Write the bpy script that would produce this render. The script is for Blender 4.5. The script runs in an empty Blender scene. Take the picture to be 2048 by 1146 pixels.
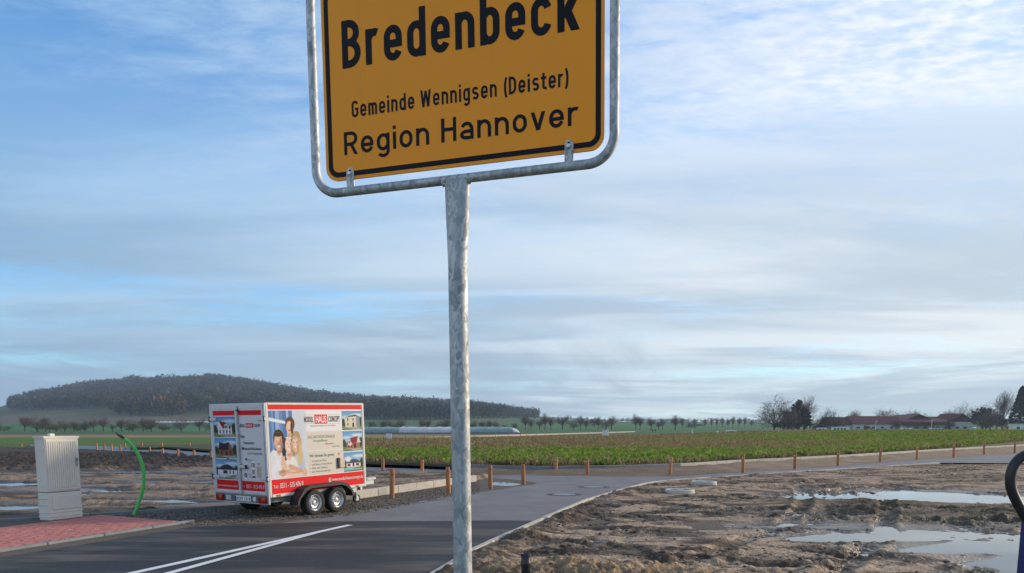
import bpy, bmesh, math, random
import numpy as np
from mathutils import Vector, Matrix, geometry
R = math.radians
random.seed(7); rng = np.random.default_rng(7)
S = bpy.context.scene
COL = S.collection

# ------------------------------------------------------------------ camera
F, TH, CAMH = 1480.0, R(6.2), 1.75            # focal length in photo pixels, downward pitch, eye height
PY0 = 858 + F * math.tan(TH)
cam = bpy.data.cameras.new('camera'); cam_o = bpy.data.objects.new('camera', cam); COL.objects.link(cam_o)
cam.sensor_width = 36; cam.lens = 36 * F / 2048; cam.shift_y = (PY0 - 573) / 2048
cam.clip_start = .05; cam.clip_end = 20000
cam_o.location = (0, 0, CAMH); cam_o.rotation_euler = (R(90) - TH, 0, 0)
S.camera = cam_o
# ------------------------------------------------------------------ sky, sun, exposure
SUN_EL, SUN_AZ = R(16), R(20)                  # azimuth measured from +X towards +Y
sd = Vector((math.cos(SUN_EL) * math.cos(SUN_AZ), math.cos(SUN_EL) * math.sin(SUN_AZ), math.sin(SUN_EL)))
sun = bpy.data.lights.new('sun', 'SUN'); sun.energy = 3.1; sun.angle = R(11); sun.color = (1, .80, .58)
sun_o = bpy.data.objects.new('sun', sun); COL.objects.link(sun_o)
sun_o.rotation_euler = sd.to_track_quat('Z', 'Y').to_euler(); sun_o.location = (60, 20, 40)
S.view_settings.view_transform = 'Standard'; S.view_settings.look = 'None'
S.view_settings.exposure = 0.54; S.view_settings.gamma = 1.0
S.cycles.use_denoising = True
S.cycles.volume_bounces = 1; S.cycles.max_bounces = 8; S.cycles.transparent_max_bounces = 16
W = bpy.data.worlds.new('World'); S.world = W; W.use_nodes = True
def build_world():
    nt = W.node_tree; N = nt.nodes; L = nt.links; N.clear()
    def nd(t, **k):
        n = N.new(t)
        for a, b in k.items(): setattr(n, a, b)
        return n
    def mth(op, a, b=None, c=None, clamp=False):
        n = nd('ShaderNodeMath', operation=op); n.use_clamp = clamp
        for i, v in enumerate((a, b, c)):
            if v is None: continue
            if isinstance(v, (int, float)): n.inputs[i].default_value = v
            else: L.new(v, n.inputs[i])
        return n.outputs[0]
    def ss(v, a, b):
        n = nd('ShaderNodeMapRange', interpolation_type='SMOOTHSTEP'); L.new(v, n.inputs[0])
        n.inputs[1].default_value = a; n.inputs[2].default_value = b; return n.outputs[0]
    def mix(f, a, b):
        n = nd('ShaderNodeMix', data_type='RGBA')
        if isinstance(f, (int, float)): n.inputs[0].default_value = f
        else: L.new(f, n.inputs[0])
        for i, v in ((6, a), (7, b)):
            if isinstance(v, tuple): n.inputs[i].default_value = (*v, 1)
            else: L.new(v, n.inputs[i])
        return n.outputs[2]
    def noise(vec, sc, det=5, rough=.55, dist=0, off=(0, 0, 0), stretch=(1, 1, 1), rot=0):
        m = nd('ShaderNodeMapping'); L.new(vec, m.inputs[0]); m.inputs[1].default_value = off
        m.inputs[2].default_value = (0, 0, rot); m.inputs[3].default_value = stretch
        n = nd('ShaderNodeTexNoise'); L.new(m.outputs[0], n.inputs['Vector'])
        n.inputs['Scale'].default_value = sc; n.inputs['Detail'].default_value = det
        n.inputs['Roughness'].default_value = rough; n.inputs['Distortion'].default_value = dist
        return n.outputs[0]
    tc = nd('ShaderNodeTexCoord'); d = tc.outputs['Generated']
    sx = nd('ShaderNodeSeparateXYZ'); L.new(d, sx.inputs[0])
    zz = mth('MAXIMUM', sx.outputs[2], 0.0)
    den = mth('ADD', zz, .055)
    px = mth('DIVIDE', sx.outputs[0], den); py = mth('DIVIDE', sx.outputs[1], den)
    cv = nd('ShaderNodeCombineXYZ'); L.new(px, cv.inputs[0]); L.new(py, cv.inputs[1]); P = cv.outputs[0]
    sky = nd('ShaderNodeTexSky', sky_type='NISHITA'); sky.sun_disc = False
    sky.sun_elevation = SUN_EL; sky.sun_rotation = math.pi / 2 - SUN_AZ
    sky.altitude = 100; sky.air_density = 1.0; sky.dust_density = .2; sky.ozone_density = 4.0
    sc = nd('ShaderNodeVectorMath', operation='MULTIPLY'); L.new(sky.outputs[0], sc.inputs[0]); sc.inputs[1].default_value = (.122, .166, .182)
    base = sc.outputs[0]
    # angle to the sun: clouds scatter forward and are brighter and whiter towards it
    dt = nd('ShaderNodeVectorMath', operation='DOT_PRODUCT'); L.new(d, dt.inputs[0]); dt.inputs[1].default_value = tuple(sd)
    fwd = ss(dt.outputs['Value'], -.35, 1.0)
    back = mth('MULTIPLY', ss(dt.outputs['Value'], -.25, -.75), 1.0)     # added brightness on unseen clouds opposite the sun, to light the sign face
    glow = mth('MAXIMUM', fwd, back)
    # high thin veil
    veil = noise(P, .55, 7, .6, .8, (3.1, 1.7, 0), (1, 1.5, 1), R(18))
    veil2 = noise(P, 1.6, 8, .62, .5, (7, 2, 0), (.45, 1.6, 1), R(-28))
    big = noise(P, .22, 4, .5, .3, (1.2, 5.3, 0), (1, 1, 1))
    v = mth('ADD', mth('MULTIPLY', veil, .5), mth('MULTIPLY', veil2, .5))
    v = mth('ADD', v, mth('MULTIPLY', mth('SUBTRACT', big, .5), .5))
    v = mth('ADD', v, mth('MULTIPLY', mth('SUBTRACT', glow, .42), .30))
    mott = noise(P, 8, 9, .72, .3, (3, 3, 0), (.6, 1.25, 1), R(20))
    mt = mth('SUBTRACT', mott, .5)
    v = mth('ADD', v, mth('MULTIPLY', mt, .42))
    vm = ss(v, .36, .72)
    # rippled mackerel cloud, a patch towards the sun side
    rip = mth('ADD', mth('MULTIPLY', noise(P, 17, 2, .5, .15, (2, 4, 0), (.7, 1.35, 1), R(28)), .6), mth('MULTIPLY', noise(P, 34, 3, .6, .2, (5, 1, 0), (.7, 1.2, 1), R(28)), .4))
    ripm = ss(rip, .36, .68)
    patch = mth('MULTIPLY', ss(noise(P, .7, 4, .55, .2, (9.4, 2.2, 0)), .38, .6), ss(px, .05, 1.0))
    rc = mth('MULTIPLY', mth('MULTIPLY', patch, ripm), .8)
    # low banded grey layer
    band = noise(P, .30, 6, .55, .6, (4.3, 8.1, 0), (.42, 1, 1), R(6))
    band2 = noise(P, .85, 6, .55, .6, (1.3, 3.1, 0), (.32, 1, 1), R(8))
    bm = mth('ADD', mth('MULTIPLY', band, .65), mth('MULTIPLY', band2, .35))
    bm = mth('ADD', bm, mth('MULTIPLY', mt, .22))
    low = ss(sx.outputs[2], .46, .16)
    bmask = mth('MULTIPLY', ss(bm, .33, .52), low)
    shade = ss(noise(P, .8, 6, .55, .5, (6.3, 1.1, 0), (.38, 1, 1), R(6)), .38, .62)
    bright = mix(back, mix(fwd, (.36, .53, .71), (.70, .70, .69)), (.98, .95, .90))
    grey = mix(glow, (.195, .295, .41), (.39, .445, .50))
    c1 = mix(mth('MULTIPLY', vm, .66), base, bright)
    c2 = mix(rc, c1, mix(glow, (.56, .64, .72), (.78, .77, .75)))
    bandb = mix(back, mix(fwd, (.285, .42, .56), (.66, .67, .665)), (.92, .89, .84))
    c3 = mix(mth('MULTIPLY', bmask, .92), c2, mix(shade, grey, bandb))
    # cloud bank low over the horizon
    bank = noise(P, .16, 7, .6, 1.2, (2.6, 7.4, 0), (.9, .55, 1))
    bk = mth('MULTIPLY', ss(bank, .45, .53), ss(sx.outputs[2], .16, .06))
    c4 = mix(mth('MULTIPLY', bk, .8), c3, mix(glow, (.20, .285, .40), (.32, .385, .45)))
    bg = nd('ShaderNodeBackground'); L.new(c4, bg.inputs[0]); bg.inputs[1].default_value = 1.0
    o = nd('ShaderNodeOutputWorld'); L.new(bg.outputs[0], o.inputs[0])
build_world()

# ------------------------------------------------------------------ helpers: projection, noise
FW = np.array([0, math.cos(TH), -math.sin(TH)]); UP = np.array([0, math.sin(TH), math.cos(TH)])
def gp(px, py, z=0.0):
    """point at height z seen in the photograph at (px, py); used to measure the place"""
    d = (px - 1024) / F * np.array([1, 0, 0]) + (PY0 - py) / F * UP + FW
    t = (z - CAMH) / d[2]
    return float(d[0] * t), float(d[1] * t)
def vx(px, Y): return (px - 1024) / F * Y       # lateral position at distance Y
_perm = rng.permutation(512); _perm = np.concatenate([_perm, _perm])
_grad = np.stack([np.cos(np.arange(512) * 2.399), np.sin(np.arange(512) * 2.399)], 1)
def perlin(x, y):
    x = np.asarray(x, float); y = np.asarray(y, float)
    xi = np.floor(x).astype(int); yi = np.floor(y).astype(int); xf = x - xi; yf = y - yi
    u = xf ** 3 * (xf * (xf * 6 - 15) + 10); v = yf ** 3 * (yf * (yf * 6 - 15) + 10)
    def g(ax, ay, fx, fy):
        h = _perm[_perm[ax & 511] + (ay & 511)] & 511
        return _grad[h, 0] * fx + _grad[h, 1] * fy
    a = g(xi, yi, xf, yf); b = g(xi + 1, yi, xf - 1, yf); c = g(xi, yi + 1, xf, yf - 1); d = g(xi + 1, yi + 1, xf - 1, yf - 1)
    return (a + u * (b - a)) * (1 - v) + (c + u * (d - c)) * v
def fbm(x, y, o=4, lac=2.03, gain=.5):
    s = 0; a = 1
    for i in range(o):
        s = s + a * perlin(x * lac ** i + 17.3 * i, y * lac ** i - 9.1 * i); a *= gain
    return s
def sstep(a, b, x):
    t = np.clip((x - a) / (b - a), 0, 1); return t * t * (3 - 2 * t)
def lin(c):
    c = np.asarray(c, float); return np.where(c <= .04045, c / 12.92, ((c + .055) / 1.055) ** 2.4)
def s8(*c): return tuple(float(v) for v in lin(np.array(c) / 255.0))

# ------------------------------------------------------------------ helpers: materials
MATS = {}
def mat(name, col=(.5, .5, .5), rough=.7, metal=0.0, var=.12, scale=8.0, bump=0.0, bscale=40.0, attr=None, spec=.5,
        trans=None, coat=0.0, var2=0.0, scale2=1.0, coords='Object', wet=False, stretch=(1, 1, 1), bdist=.02):
    if name in MATS: return MATS[name]
    m = bpy.data.materials.new(name); MATS[name] = m; m.use_nodes = True
    nt = m.node_tree; N = nt.nodes; L = nt.links; b = N['Principled BSDF']
    b.inputs['Roughness'].default_value = rough; b.inputs['Metallic'].default_value = metal
    b.inputs['Specular IOR Level'].default_value = spec; b.inputs['Coat Weight'].default_value = coat
    tc = N.new('ShaderNodeTexCoord'); mp = N.new('ShaderNodeMapping'); mp.inputs[3].default_value = stretch
    if coords == 'World':
        ge = N.new('ShaderNodeNewGeometry'); L.new(ge.outputs['Position'], mp.inputs[0])
    else: L.new(tc.outputs[coords], mp.inputs[0])
    vec = mp.outputs[0]
    if attr:
        a = N.new('ShaderNodeAttribute'); a.attribute_name = attr; csock = a.outputs['Color']
        if wet:
            rr = N.new('ShaderNodeMapRange'); L.new(a.outputs['Alpha'], rr.inputs[0])
            rr.inputs[3].default_value = rough; rr.inputs[4].default_value = .16; L.new(rr.outputs[0], b.inputs['Roughness'])
    else:
        rgb = N.new('ShaderNodeRGB'); rgb.outputs[0].default_value = (*col, 1); csock = rgb.outputs[0]
    for v_, s_ in ((var, scale), (var2, scale2)):
        if not v_: continue
        n = N.new('ShaderNodeTexNoise'); L.new(vec, n.inputs['Vector']); n.inputs['Scale'].default_value = s_
        n.inputs['Detail'].default_value = 6; n.inputs['Roughness'].default_value = .62
        r = N.new('ShaderNodeMapRange'); L.new(n.outputs[0], r.inputs[0])
        r.inputs[1].default_value = .25; r.inputs[2].default_value = .75
        r.inputs[3].default_value = 1 - v_; r.inputs[4].default_value = 1 + v_
        x = N.new('ShaderNodeVectorMath'); x.operation = 'SCALE'; L.new(csock, x.inputs[0]); L.new(r.outputs[0], x.inputs[3])
        csock = x.outputs[0]
    L.new(csock, b.inputs['Base Color'])
    if bump:
        n = N.new('ShaderNodeTexNoise'); L.new(vec, n.inputs['Vector']); n.inputs['Scale'].default_value = bscale
        n.inputs['Detail'].default_value = 5
        bp = N.new('ShaderNodeBump'); bp.inputs['Strength'].default_value = bump; bp.inputs['Distance'].default_value = bdist
        L.new(n.outputs[0], bp.inputs['Height']); L.new(bp.outputs[0], b.inputs['Normal'])
    if trans:
        b.inputs['Transmission Weight'].default_value = trans
    return m

# ------------------------------------------------------------------ helpers: meshes
class MB:
    def __init__(s): s.v = []; s.f = []
    def add(s, vs, fs):
        o = len(s.v); s.v += [tuple(map(float, p)) for p in vs]; s.f += [tuple(i + o for i in f) for f in fs]; return s
    def box(s, c, d, M=None, bev=0.0):
        hx, hy, hz = d[0] / 2, d[1] / 2, d[2] / 2
        if bev:
            b = min(bev, hx * .9, hy * .9, hz * .9); vs = []
            for sx in (-1, 1):
                for sy in (-1, 1):
                    for sz in (-1, 1):
                        vs += [(sx * (hx - b), sy * (hy - b), sz * hz), (sx * (hx - b), sy * hy, sz * (hz - b)), (sx * hx, sy * (hy - b), sz * (hz - b))]
            bm = bmesh.new()
            for v in vs: bm.verts.new(v)
            r = bmesh.ops.convex_hull(bm, input=bm.verts)
            bm.verts.index_update(); vs = [v.co.copy() for v in bm.verts]; fs = [[v.index for v in f.verts] for f in bm.faces]; bm.free()
        else:
            vs = [Vector((x * hx, y * hy, z * hz)) for x in (-1, 1) for y in (-1, 1) for z in (-1, 1)]
            fs = [(0, 1, 3, 2), (4, 6, 7, 5), (0, 4, 5, 1), (2, 3, 7, 6), (0, 2, 6, 4), (1, 5, 7, 3)]
        vs = [Vector(v) + Vector(c) for v in vs]
        if M is not None: vs = [M @ v for v in vs]
        return s.add(vs, fs)
    def lathe(s, prof, c=(0, 0, 0), n=20, axis='Z', cap=True):
        vs = []; fs = []; k = len(prof)
        for i in range(n):
            a = 2 * math.pi * i / n
            for r, h in prof:
                p = (r * math.cos(a), r * math.sin(a), h)
                if axis == 'Y': p = (p[0], h, -p[1])
                if axis == 'X': p = (h, p[0], p[1])
                vs.append((p[0] + c[0], p[1] + c[1], p[2] + c[2]))
        for i in range(n):
            j = (i + 1) % n
            for q in range(k - 1): fs.append((i * k + q, j * k + q, j * k + q + 1, i * k + q + 1))
        if cap:
            fs.append(tuple(i * k for i in range(n))[::-1]); fs.append(tuple(i * k + k - 1 for i in range(n)))
        return s.add(vs, fs)
    def tube(s, pts, r, n=12, cap=True):
        pts = [Vector(p) for p in pts]; rs = r if isinstance(r, (list, tuple)) else [r] * len(pts)
        vs = []; fs = []; nrm = None
        for i, p in enumerate(pts):
            t = (pts[min(i + 1, len(pts) - 1)] - pts[max(i - 1, 0)]).normalized()
            if nrm is None: nrm = t.orthogonal().normalized()
            else: nrm = (nrm - t * nrm.dot(t)).normalized()
            bi = t.cross(nrm)
            for k in range(n):
                a = 2 * math.pi * k / n; vs.append(p + (nrm * math.cos(a) + bi * math.sin(a)) * rs[i])
        for i in range(len(pts) - 1):
            for k in range(n):
                j = (k + 1) % n; fs.append((i * n + k, i * n + j, (i + 1) * n + j, (i + 1) * n + k))
        if cap: fs += [tuple(range(n))[::-1], tuple((len(pts) - 1) * n + k for k in range(n))]
        return s.add(vs, fs)
    def prism(s, outline, h0, h1, fn):
        """outline of 2-D points extruded from h0 to h1; fn(a, b, h) gives the 3-D point"""
        n = len(outline)
        vs = [fn(a, b, h0) for a, b in outline] + [fn(a, b, h1) for a, b in outline]
        fs = [tuple(range(n))[::-1], tuple(range(n, 2 * n))] + [(i, (i + 1) % n, n + (i + 1) % n, n + i) for i in range(n)]
        return s.add(vs, fs)
    def build(s, name, m, parent=None, smooth=False, autos=None):
        me = bpy.data.meshes.new(name); me.from_pydata(s.v, [], s.f); me.validate(); me.update()
        bm = bmesh.new(); bm.from_mesh(me); bmesh.ops.recalc_face_normals(bm, faces=bm.faces)
        if autos is not None:
            for f in bm.faces: f.smooth = True
            for e in bm.edges:
                e.smooth = not (len(e.link_faces) == 2 and e.calc_face_angle(0) > R(autos))
        bm.to_mesh(me); bm.free()
        if smooth:
            for p in me.polygons: p.use_smooth = True
        return link(name, me, m, parent)
def link(name, me, m, parent=None):
    if m is not None and not me.materials: me.materials.append(m)
    o = bpy.data.objects.new(name, me); COL.objects.link(o)
    if parent is not None: o.parent = parent
    return o
def npmesh(name, V, Fc, m, parent=None, col=None, smooth=False):
    """V (n,3), Fc (k,3|4), col per vertex (n,3|4)"""
    V = np.asarray(V, np.float32); Fc = np.asarray(Fc, np.int32); k = Fc.shape[1]
    me = bpy.data.meshes.new(name); me.vertices.add(len(V)); me.vertices.foreach_set('co', V.ravel())
    me.loops.add(Fc.size); me.loops.foreach_set('vertex_index', Fc.ravel())
    me.polygons.add(len(Fc)); me.polygons.foreach_set('loop_start', np.arange(0, Fc.size, k, dtype=np.int32))
    if smooth: me.polygons.foreach_set('use_smooth', np.ones(len(Fc), bool))
    me.update(calc_edges=True)
    if col is not None:
        c = np.ones((len(V), 4), np.float32); c[:, :col.shape[1]] = col
        a = me.color_attributes.new('tint', 'FLOAT_COLOR', 'POINT'); a.data.foreach_set('color', c.ravel())
    return link(name, me, m, parent)
def gridfaces(nr, nc):
    i = np.arange(nr - 1)[:, None] * nc + np.arange(nc - 1)[None]
    return np.stack([i, i + 1, i + nc + 1, i + nc], -1).reshape(-1, 4)
def tag(o, label=None, cat=None, group=None, kind=None):
    if label: o['label'] = label
    if cat: o['category'] = cat
    if group: o['group'] = group
    if kind: o['kind'] = kind
    return o
def thing(name, label, cat, loc=(0, 0, 0), rz=0, group=None):
    o = bpy.data.objects.new(name, None); COL.objects.link(o); o.location = loc; o.rotation_euler = (0, 0, rz)
    o.empty_display_size = .2
    return tag(o, label, cat, group)
def dup(o, parent=None):
    c = o.copy(); COL.objects.link(c); c.parent = parent
    for ch in o.children:
        if ch.name in COL.objects: dup(ch, c)
    return c
ORD = ['first', 'second', 'third', 'fourth', 'fifth', 'sixth', 'seventh', 'eighth', 'ninth', 'tenth', 'eleventh', 'twelfth', 'thirteenth',
       'fourteenth', 'fifteenth', 'sixteenth', 'seventeenth', 'eighteenth', 'nineteenth', 'twentieth', 'twenty-first', 'twenty-second',
       'twenty-third', 'twenty-fourth', 'twenty-fifth', 'twenty-sixth', 'twenty-seventh', 'twenty-eighth', 'twenty-ninth', 'thirtieth']

# ------------------------------------------------------------------ terrain
RIDGE = np.array([(-1500, 842), (-800, 836), (-300, 826), (0, 822), (30, 810), (60, 804), (100, 797), (130, 792), (200, 780), (270, 776), (350, 774), (430, 768), (480, 774),
                  (530, 781), (600, 794), (700, 806), (800, 812), (900, 817), (960, 821), (1000, 827), (1050, 836), (1100, 841), (1200, 845), (1500, 846), (4000, 846)], float)
YR = 2200.0
def terrain(X, Y):
    X = np.asarray(X, float); Y = np.asarray(Y, float)
    near = -.15 * (1 - sstep(60, 110, Y))
    base = 9.5 * np.clip((Y - 250) / 750, 0, 1) ** 2
    pxl = 1024 + F * X / np.maximum(Y, 300)
    zr = (858 - np.interp(pxl, RIDGE[:, 0], RIDGE[:, 1])) / F * YR + CAMH
    s = sstep(650, YR, Y)
    fall = 1 - .75 * sstep(YR + 50, YR + 1200, Y)
    return near + base * (1 - s) + zr * s * fall
def find_ground(px, py, y0=300, y1=2200):
    Y = np.linspace(y0, y1, 4000); X = vx(px, Y); z = terrain(X, Y); p = 858 - (z - CAMH) / Y * F
    i = np.argmax(p <= py) if (p <= py).any() else len(Y) - 1
    return float(X[i]), float(Y[i]), float(z[i])
def build_ground():
    ys = np.concatenate([np.linspace(-60, 40, 12), np.geomspace(44, 3400, 520)])
    t = np.linspace(-1, 1, 361); xs = 3200 * np.sinh(4.2 * t) / np.sinh(4.2)
    X, Y = np.meshgrid(xs, ys); Z = terrain(X, Y); pxl = 1024 + F * X / np.maximum(Y, 1)
    c = np.zeros(X.shape + (3,)); n1 = fbm(X / 60, Y / 60, 4); n2 = fbm(X / 14 + 5, Y / 40, 3)
    wheat = np.array([.085, .140, .028]); stubble = np.array([.22, .18, .085]); brown = np.array([.115, .092, .062]); grass = np.array([.05, .13, .040]); dull = np.array([.10, .098, .042])
    c[:] = wheat
    def put(mask, col):
        m = mask[..., None]; c[:] = c * (1 - m) + np.asarray(col) * m
    right = sstep(-2, 4, X - np.interp(Y, [0, 50, 87.8, 95.9, 136, 225, 330], [-69, -44, -22.7, -21, -11.4, 11.5, 40]))
    put(sstep(150, 156, Y) * (1 - right), stubble)
    put(sstep(225, 232, Y) * (1 - right), brown * .9)
    put(right * (1 - sstep(300, 330, Y)), dull)
    put(sstep(292, 300, Y), grass)
    put(sstep(300, 304, Y) * (1 - sstep(318, 324, Y)) * (1 - right), brown * .6)
    # slope fields below the wood on the left
    left = 1 - sstep(440, 520, pxl)
    yp = 858 - (Z - CAMH) / np.maximum(Y, 1) * F
    put(left * sstep(600, 640, Y) * (1 - sstep(846, 848, yp)), grass * .9)
    put(left * sstep(846.5, 845.5, yp) if False else left * sstep(480, 500, Y) * (1 - sstep(845, 847, yp)), brown)
    put(left * (1 - sstep(829, 832, yp + n1 * 4)) * sstep(500, 520, Y), dull * .9)
    put(left * (1 - sstep(820, 822, yp)) * sstep(500, 520, Y), np.array([.085, .10, .04]))
    mid = sstep(520, 560, pxl) * (1 - sstep(1060, 1120, pxl))
    put(mid * sstep(560, 600, Y) * sstep(.0, .3, n1), dull)
    c *= (1 + .22 * n1 + .18 * n2)[..., None]
    m = mat('field_ground', rough=.95, attr='tint', var=.22, scale=.35, var2=.25, scale2=.05, coords='World', spec=.15, bump=.6, bscale=1.2, bdist=.15)
    o = npmesh('ground', np.stack([X, Y, Z], -1).reshape(-1, 3), gridfaces(*X.shape), m, col=np.clip(c, .01, 1).reshape(-1, 3), smooth=True)
    tag(o, kind='structure')
build_ground()

# ------------------------------------------------------------------ layout lines of the near ground (measured on the photograph)
def G(*pp): return np.array([gp(*p) for p in pp])
KR = np.concatenate([[(-4.6, -4.0)], [(-1.95, 4.6)], G((870, 1146), (944, 1100), (1076, 1041), (1164, 1003), (1237, 981), (1295, 966), (1380, 958.5), (1500, 950.5), (1890, 925.5))])
FARK = G((905, 939.5), (1000, 943), (1100, 945), (1230, 943), (1374, 938), (1480, 930), (1560, 926), (1710, 917), (1835, 908), (1940, 901), (2048, 894), (2200, 888))
RT = G((905, 946), (1000, 950), (1100, 951), (1230, 953), (1347, 952.5), (1480, 944.5), (1560, 940), (1674, 932), (1824, 920), (1940, 913), (2048, 907), (2200, 900))
KL = np.array([gp(-60, 1046), gp(67, 1040), gp(160, 1033), gp(420, 1017.6), gp(560, 1008), gp(711, 998), gp(960, 961)])
LBN = G((985, 955), (735, 945), (600, 936), (424, 922.5), (330, 914), (200, 903), (60, 897))      # left branch, near edge
LBF = G((1000, 943), (860, 938), (735, 934), (600, 922), (424, 906), (330, 899), (250, 893.5), (60, 889))  # left branch, far edge
def polysheet(name, pts, z, m, parent=None, kind='structure', sub=None):
    v = [Vector((p[0], p[1], z)) for p in pts]
    tr = geometry.tessellate_polygon([v]); b = MB(); b.add(v, tr); o = b.build(name, m, parent); 
    if o.data.polygons[0].normal.z < 0: o.data.flip_normals()
    if kind: tag(o, kind=kind)
    return o
A_DIR = Vector((.35, .937, 0)).normalized(); B_DIR = Vector((-.937, .35, 0)).normalized()

# ---- asphalt materials
def asphalt(name, col, rough, dust=.0):
    m = mat(name, col, rough, var=.5, scale=38, var2=.25, scale2=.7, coords='World', bump=.7, bscale=120, bdist=.010, spec=.3)
    nt = m.node_tree; N = nt.nodes; L = nt.links; b = N['Principled BSDF']
    ge = N.new('ShaderNodeNewGeometry'); mp = N.new('ShaderNodeMapping'); L.new(ge.outputs['Position'], mp.inputs[0]); mp.inputs[2].default_value = (0, 0, -R(69)); mp.inputs[3].default_value = (.22, 1.5, 1)
    n = N.new('ShaderNodeTexNoise'); L.new(mp.outputs[0], n.inputs['Vector']); n.inputs['Scale'].default_value = 1.1; n.inputs['Detail'].default_value = 8; n.inputs['Roughness'].default_value = .68
    r = N.new('ShaderNodeMapRange'); L.new(n.outputs[0], r.inputs[0]); r.inputs[1].default_value = .47; r.inputs[2].default_value = .72; r.inputs[4].default_value = dust
    mx = N.new('ShaderNodeMix'); mx.data_type = 'RGBA'; L.new(r.outputs[0], mx.inputs[0]); L.new(b.inputs['Base Color'].links[0].from_socket, mx.inputs[6]); mx.inputs[7].default_value = (.20, .165, .13, 1); L.new(mx.outputs[2], b.inputs['Base Color'])
    return m
AS_NEW = asphalt('asphalt_new', (.028, .028, .030), .68, .8)
AS_OLD = asphalt('asphalt_old', (.185, .182, .185), .78, .3)
AS_WET = asphalt('asphalt_wet', (.085, .087, .092), .40, .2)
CONC = mat('concrete_kerb', (.42, .39, .34), .85, var=.18, scale=14, var2=.15, scale2=2, coords='World', bump=.3, bscale=60, bdist=.006)
CONC_G = mat('concrete_kerb_grey', (.20, .205, .21), .85, var=.2, scale=10, var2=.2, scale2=1.5, coords='World', bump=.3, bscale=60, bdist=.006)
GRAVEL = mat('gravel', (.135, .115, .095), .95, var=.45, scale=30, var2=.25, scale2=1.1, coords='World', bump=1.0, bscale=38, bdist=.03, spec=.2)

def build_roads():
    # gravel bed under the shoulder and the road
    bed = [gp(-500, 1200)] + [tuple(p) for p in KL] + [gp(955, 951), gp(1000, 951), gp(1100, 960), gp(1110, 968), (4.2, 16), (2.5, 3.0), (-12, 3)]
    polysheet('gravel_shoulder', bed, -.004, GRAVEL)
    ring = [gp(1007 + 30 * math.cos(a) * (1 + .18 * math.sin(3 * a + 1)), 968.3 + 3.6 * math.sin(a) * (1 + .2 * math.sin(2 * a))) for a in np.linspace(0, 6.283, 40)[:-1]]
    polysheet('shoulder_puddle', ring, .003, mat('puddle_water', (.035, .03, .024), .03, var=.1, scale=2, coords='World', spec=.9))
    # dark new asphalt
    le0 = np.array(gp(0, 1116)); le1 = np.array(gp(400, 1051)); d = (le1 - le0) / np.linalg.norm(le1 - le0)
    seam = G((400, 1051), (470, 1049), (560, 1046.5), (640, 1043.5), (704, 1042.5), (800, 1042), (902, 1042), (1000, 1041.5), (1074, 1041.5))
    seam[:, 1] += .03 * np.sin(np.arange(len(seam)) * 2.1)
    new = [tuple(le0 - d * 16)] + [tuple(p) for p in seam] + [tuple(p) for p in KR[4:-1 - len(KR):-1] if p[1] < seam[-1][1] - .05]
    new = [tuple(le0 - d * 16), tuple(le0)] + [tuple(p) for p in seam] + [tuple(KR[3]), tuple(KR[2]), tuple(KR[1]), tuple(KR[0])]
    polysheet('new_asphalt_road', new, .004, AS_NEW)
    # older grey asphalt with a ragged left edge where gravel has spilled over
    edge = G((560, 1046), (640, 1036), (700, 1025), (790, 1011), (902, 992), (970, 983), (1032, 974), (1060, 970), (1080, 966))
    rag = []
    for i in range(len(edge) - 1):
        for k in range(8):
            p = edge[i] + (edge[i + 1] - edge[i]) * k / 8; q = .10 * perlin(p[0] * 2.3, p[1] * 2.3) + .05 * perlin(p[0] * 7, p[1] * 7)
            rag.append((p[0] - q * 2, p[1] + q))
    old = rag + [gp(1045, 961), gp(1000, 957), gp(985, 955)] + [tuple(p) for p in RT[1:]] + [gp(2300, 930), gp(2048, 926.5)] + [tuple(p) for p in KR[:3:-1]] + [tuple(p) for p in seam[::-1][:6]]
    polysheet('old_asphalt_road', old, .000, AS_OLD)
    lb = [tuple(p) for p in LBN] + [tuple(p) for p in LBF[::-1]]
    lb = [gp(1060, 958)] + lb + [gp(1100, 951)]
    polysheet('wet_side_road', lb, -.002, AS_WET)
    # lane lines
    paint = mat('road_paint', (.72, .72, .70), .6, var=.10, scale=20, var2=.08, scale2=2.0, coords='World', bump=.3, bscale=90, bdist=.004)
    def line(a, b, w, z):
        a = Vector((*a, 0)); b = Vector((*b, 0)); t = (b - a).normalized(); n = Vector((-t.y, t.x, 0)) * w / 2; n_ = 26
        L_ = []; R_ = []
        for k in range(n_ + 1):
            p = a + (b - a) * k / n_; j = .006 * perlin(np.array(p.y * 3.1), np.array(p.x * 2.7))
            L_.append(p + n * (1 + j * 6)); R_.append(p - n * (1 - j * 6))
        polysheet('lane_line', [(q.x, q.y) for q in L_ + R_[::-1]], z, paint)
    a = np.array(gp(270, 1146)); b = np.array(gp(700, 1050.5)); line(tuple(a - (b - a) * 1.2), tuple(b), .13, .008)
    a = np.array(gp(345, 1146)); b = np.array(gp(636, 1065.5)); line(tuple(a - (b - a) * 1.6), tuple(b), .12, .012)
build_roads()

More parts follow.
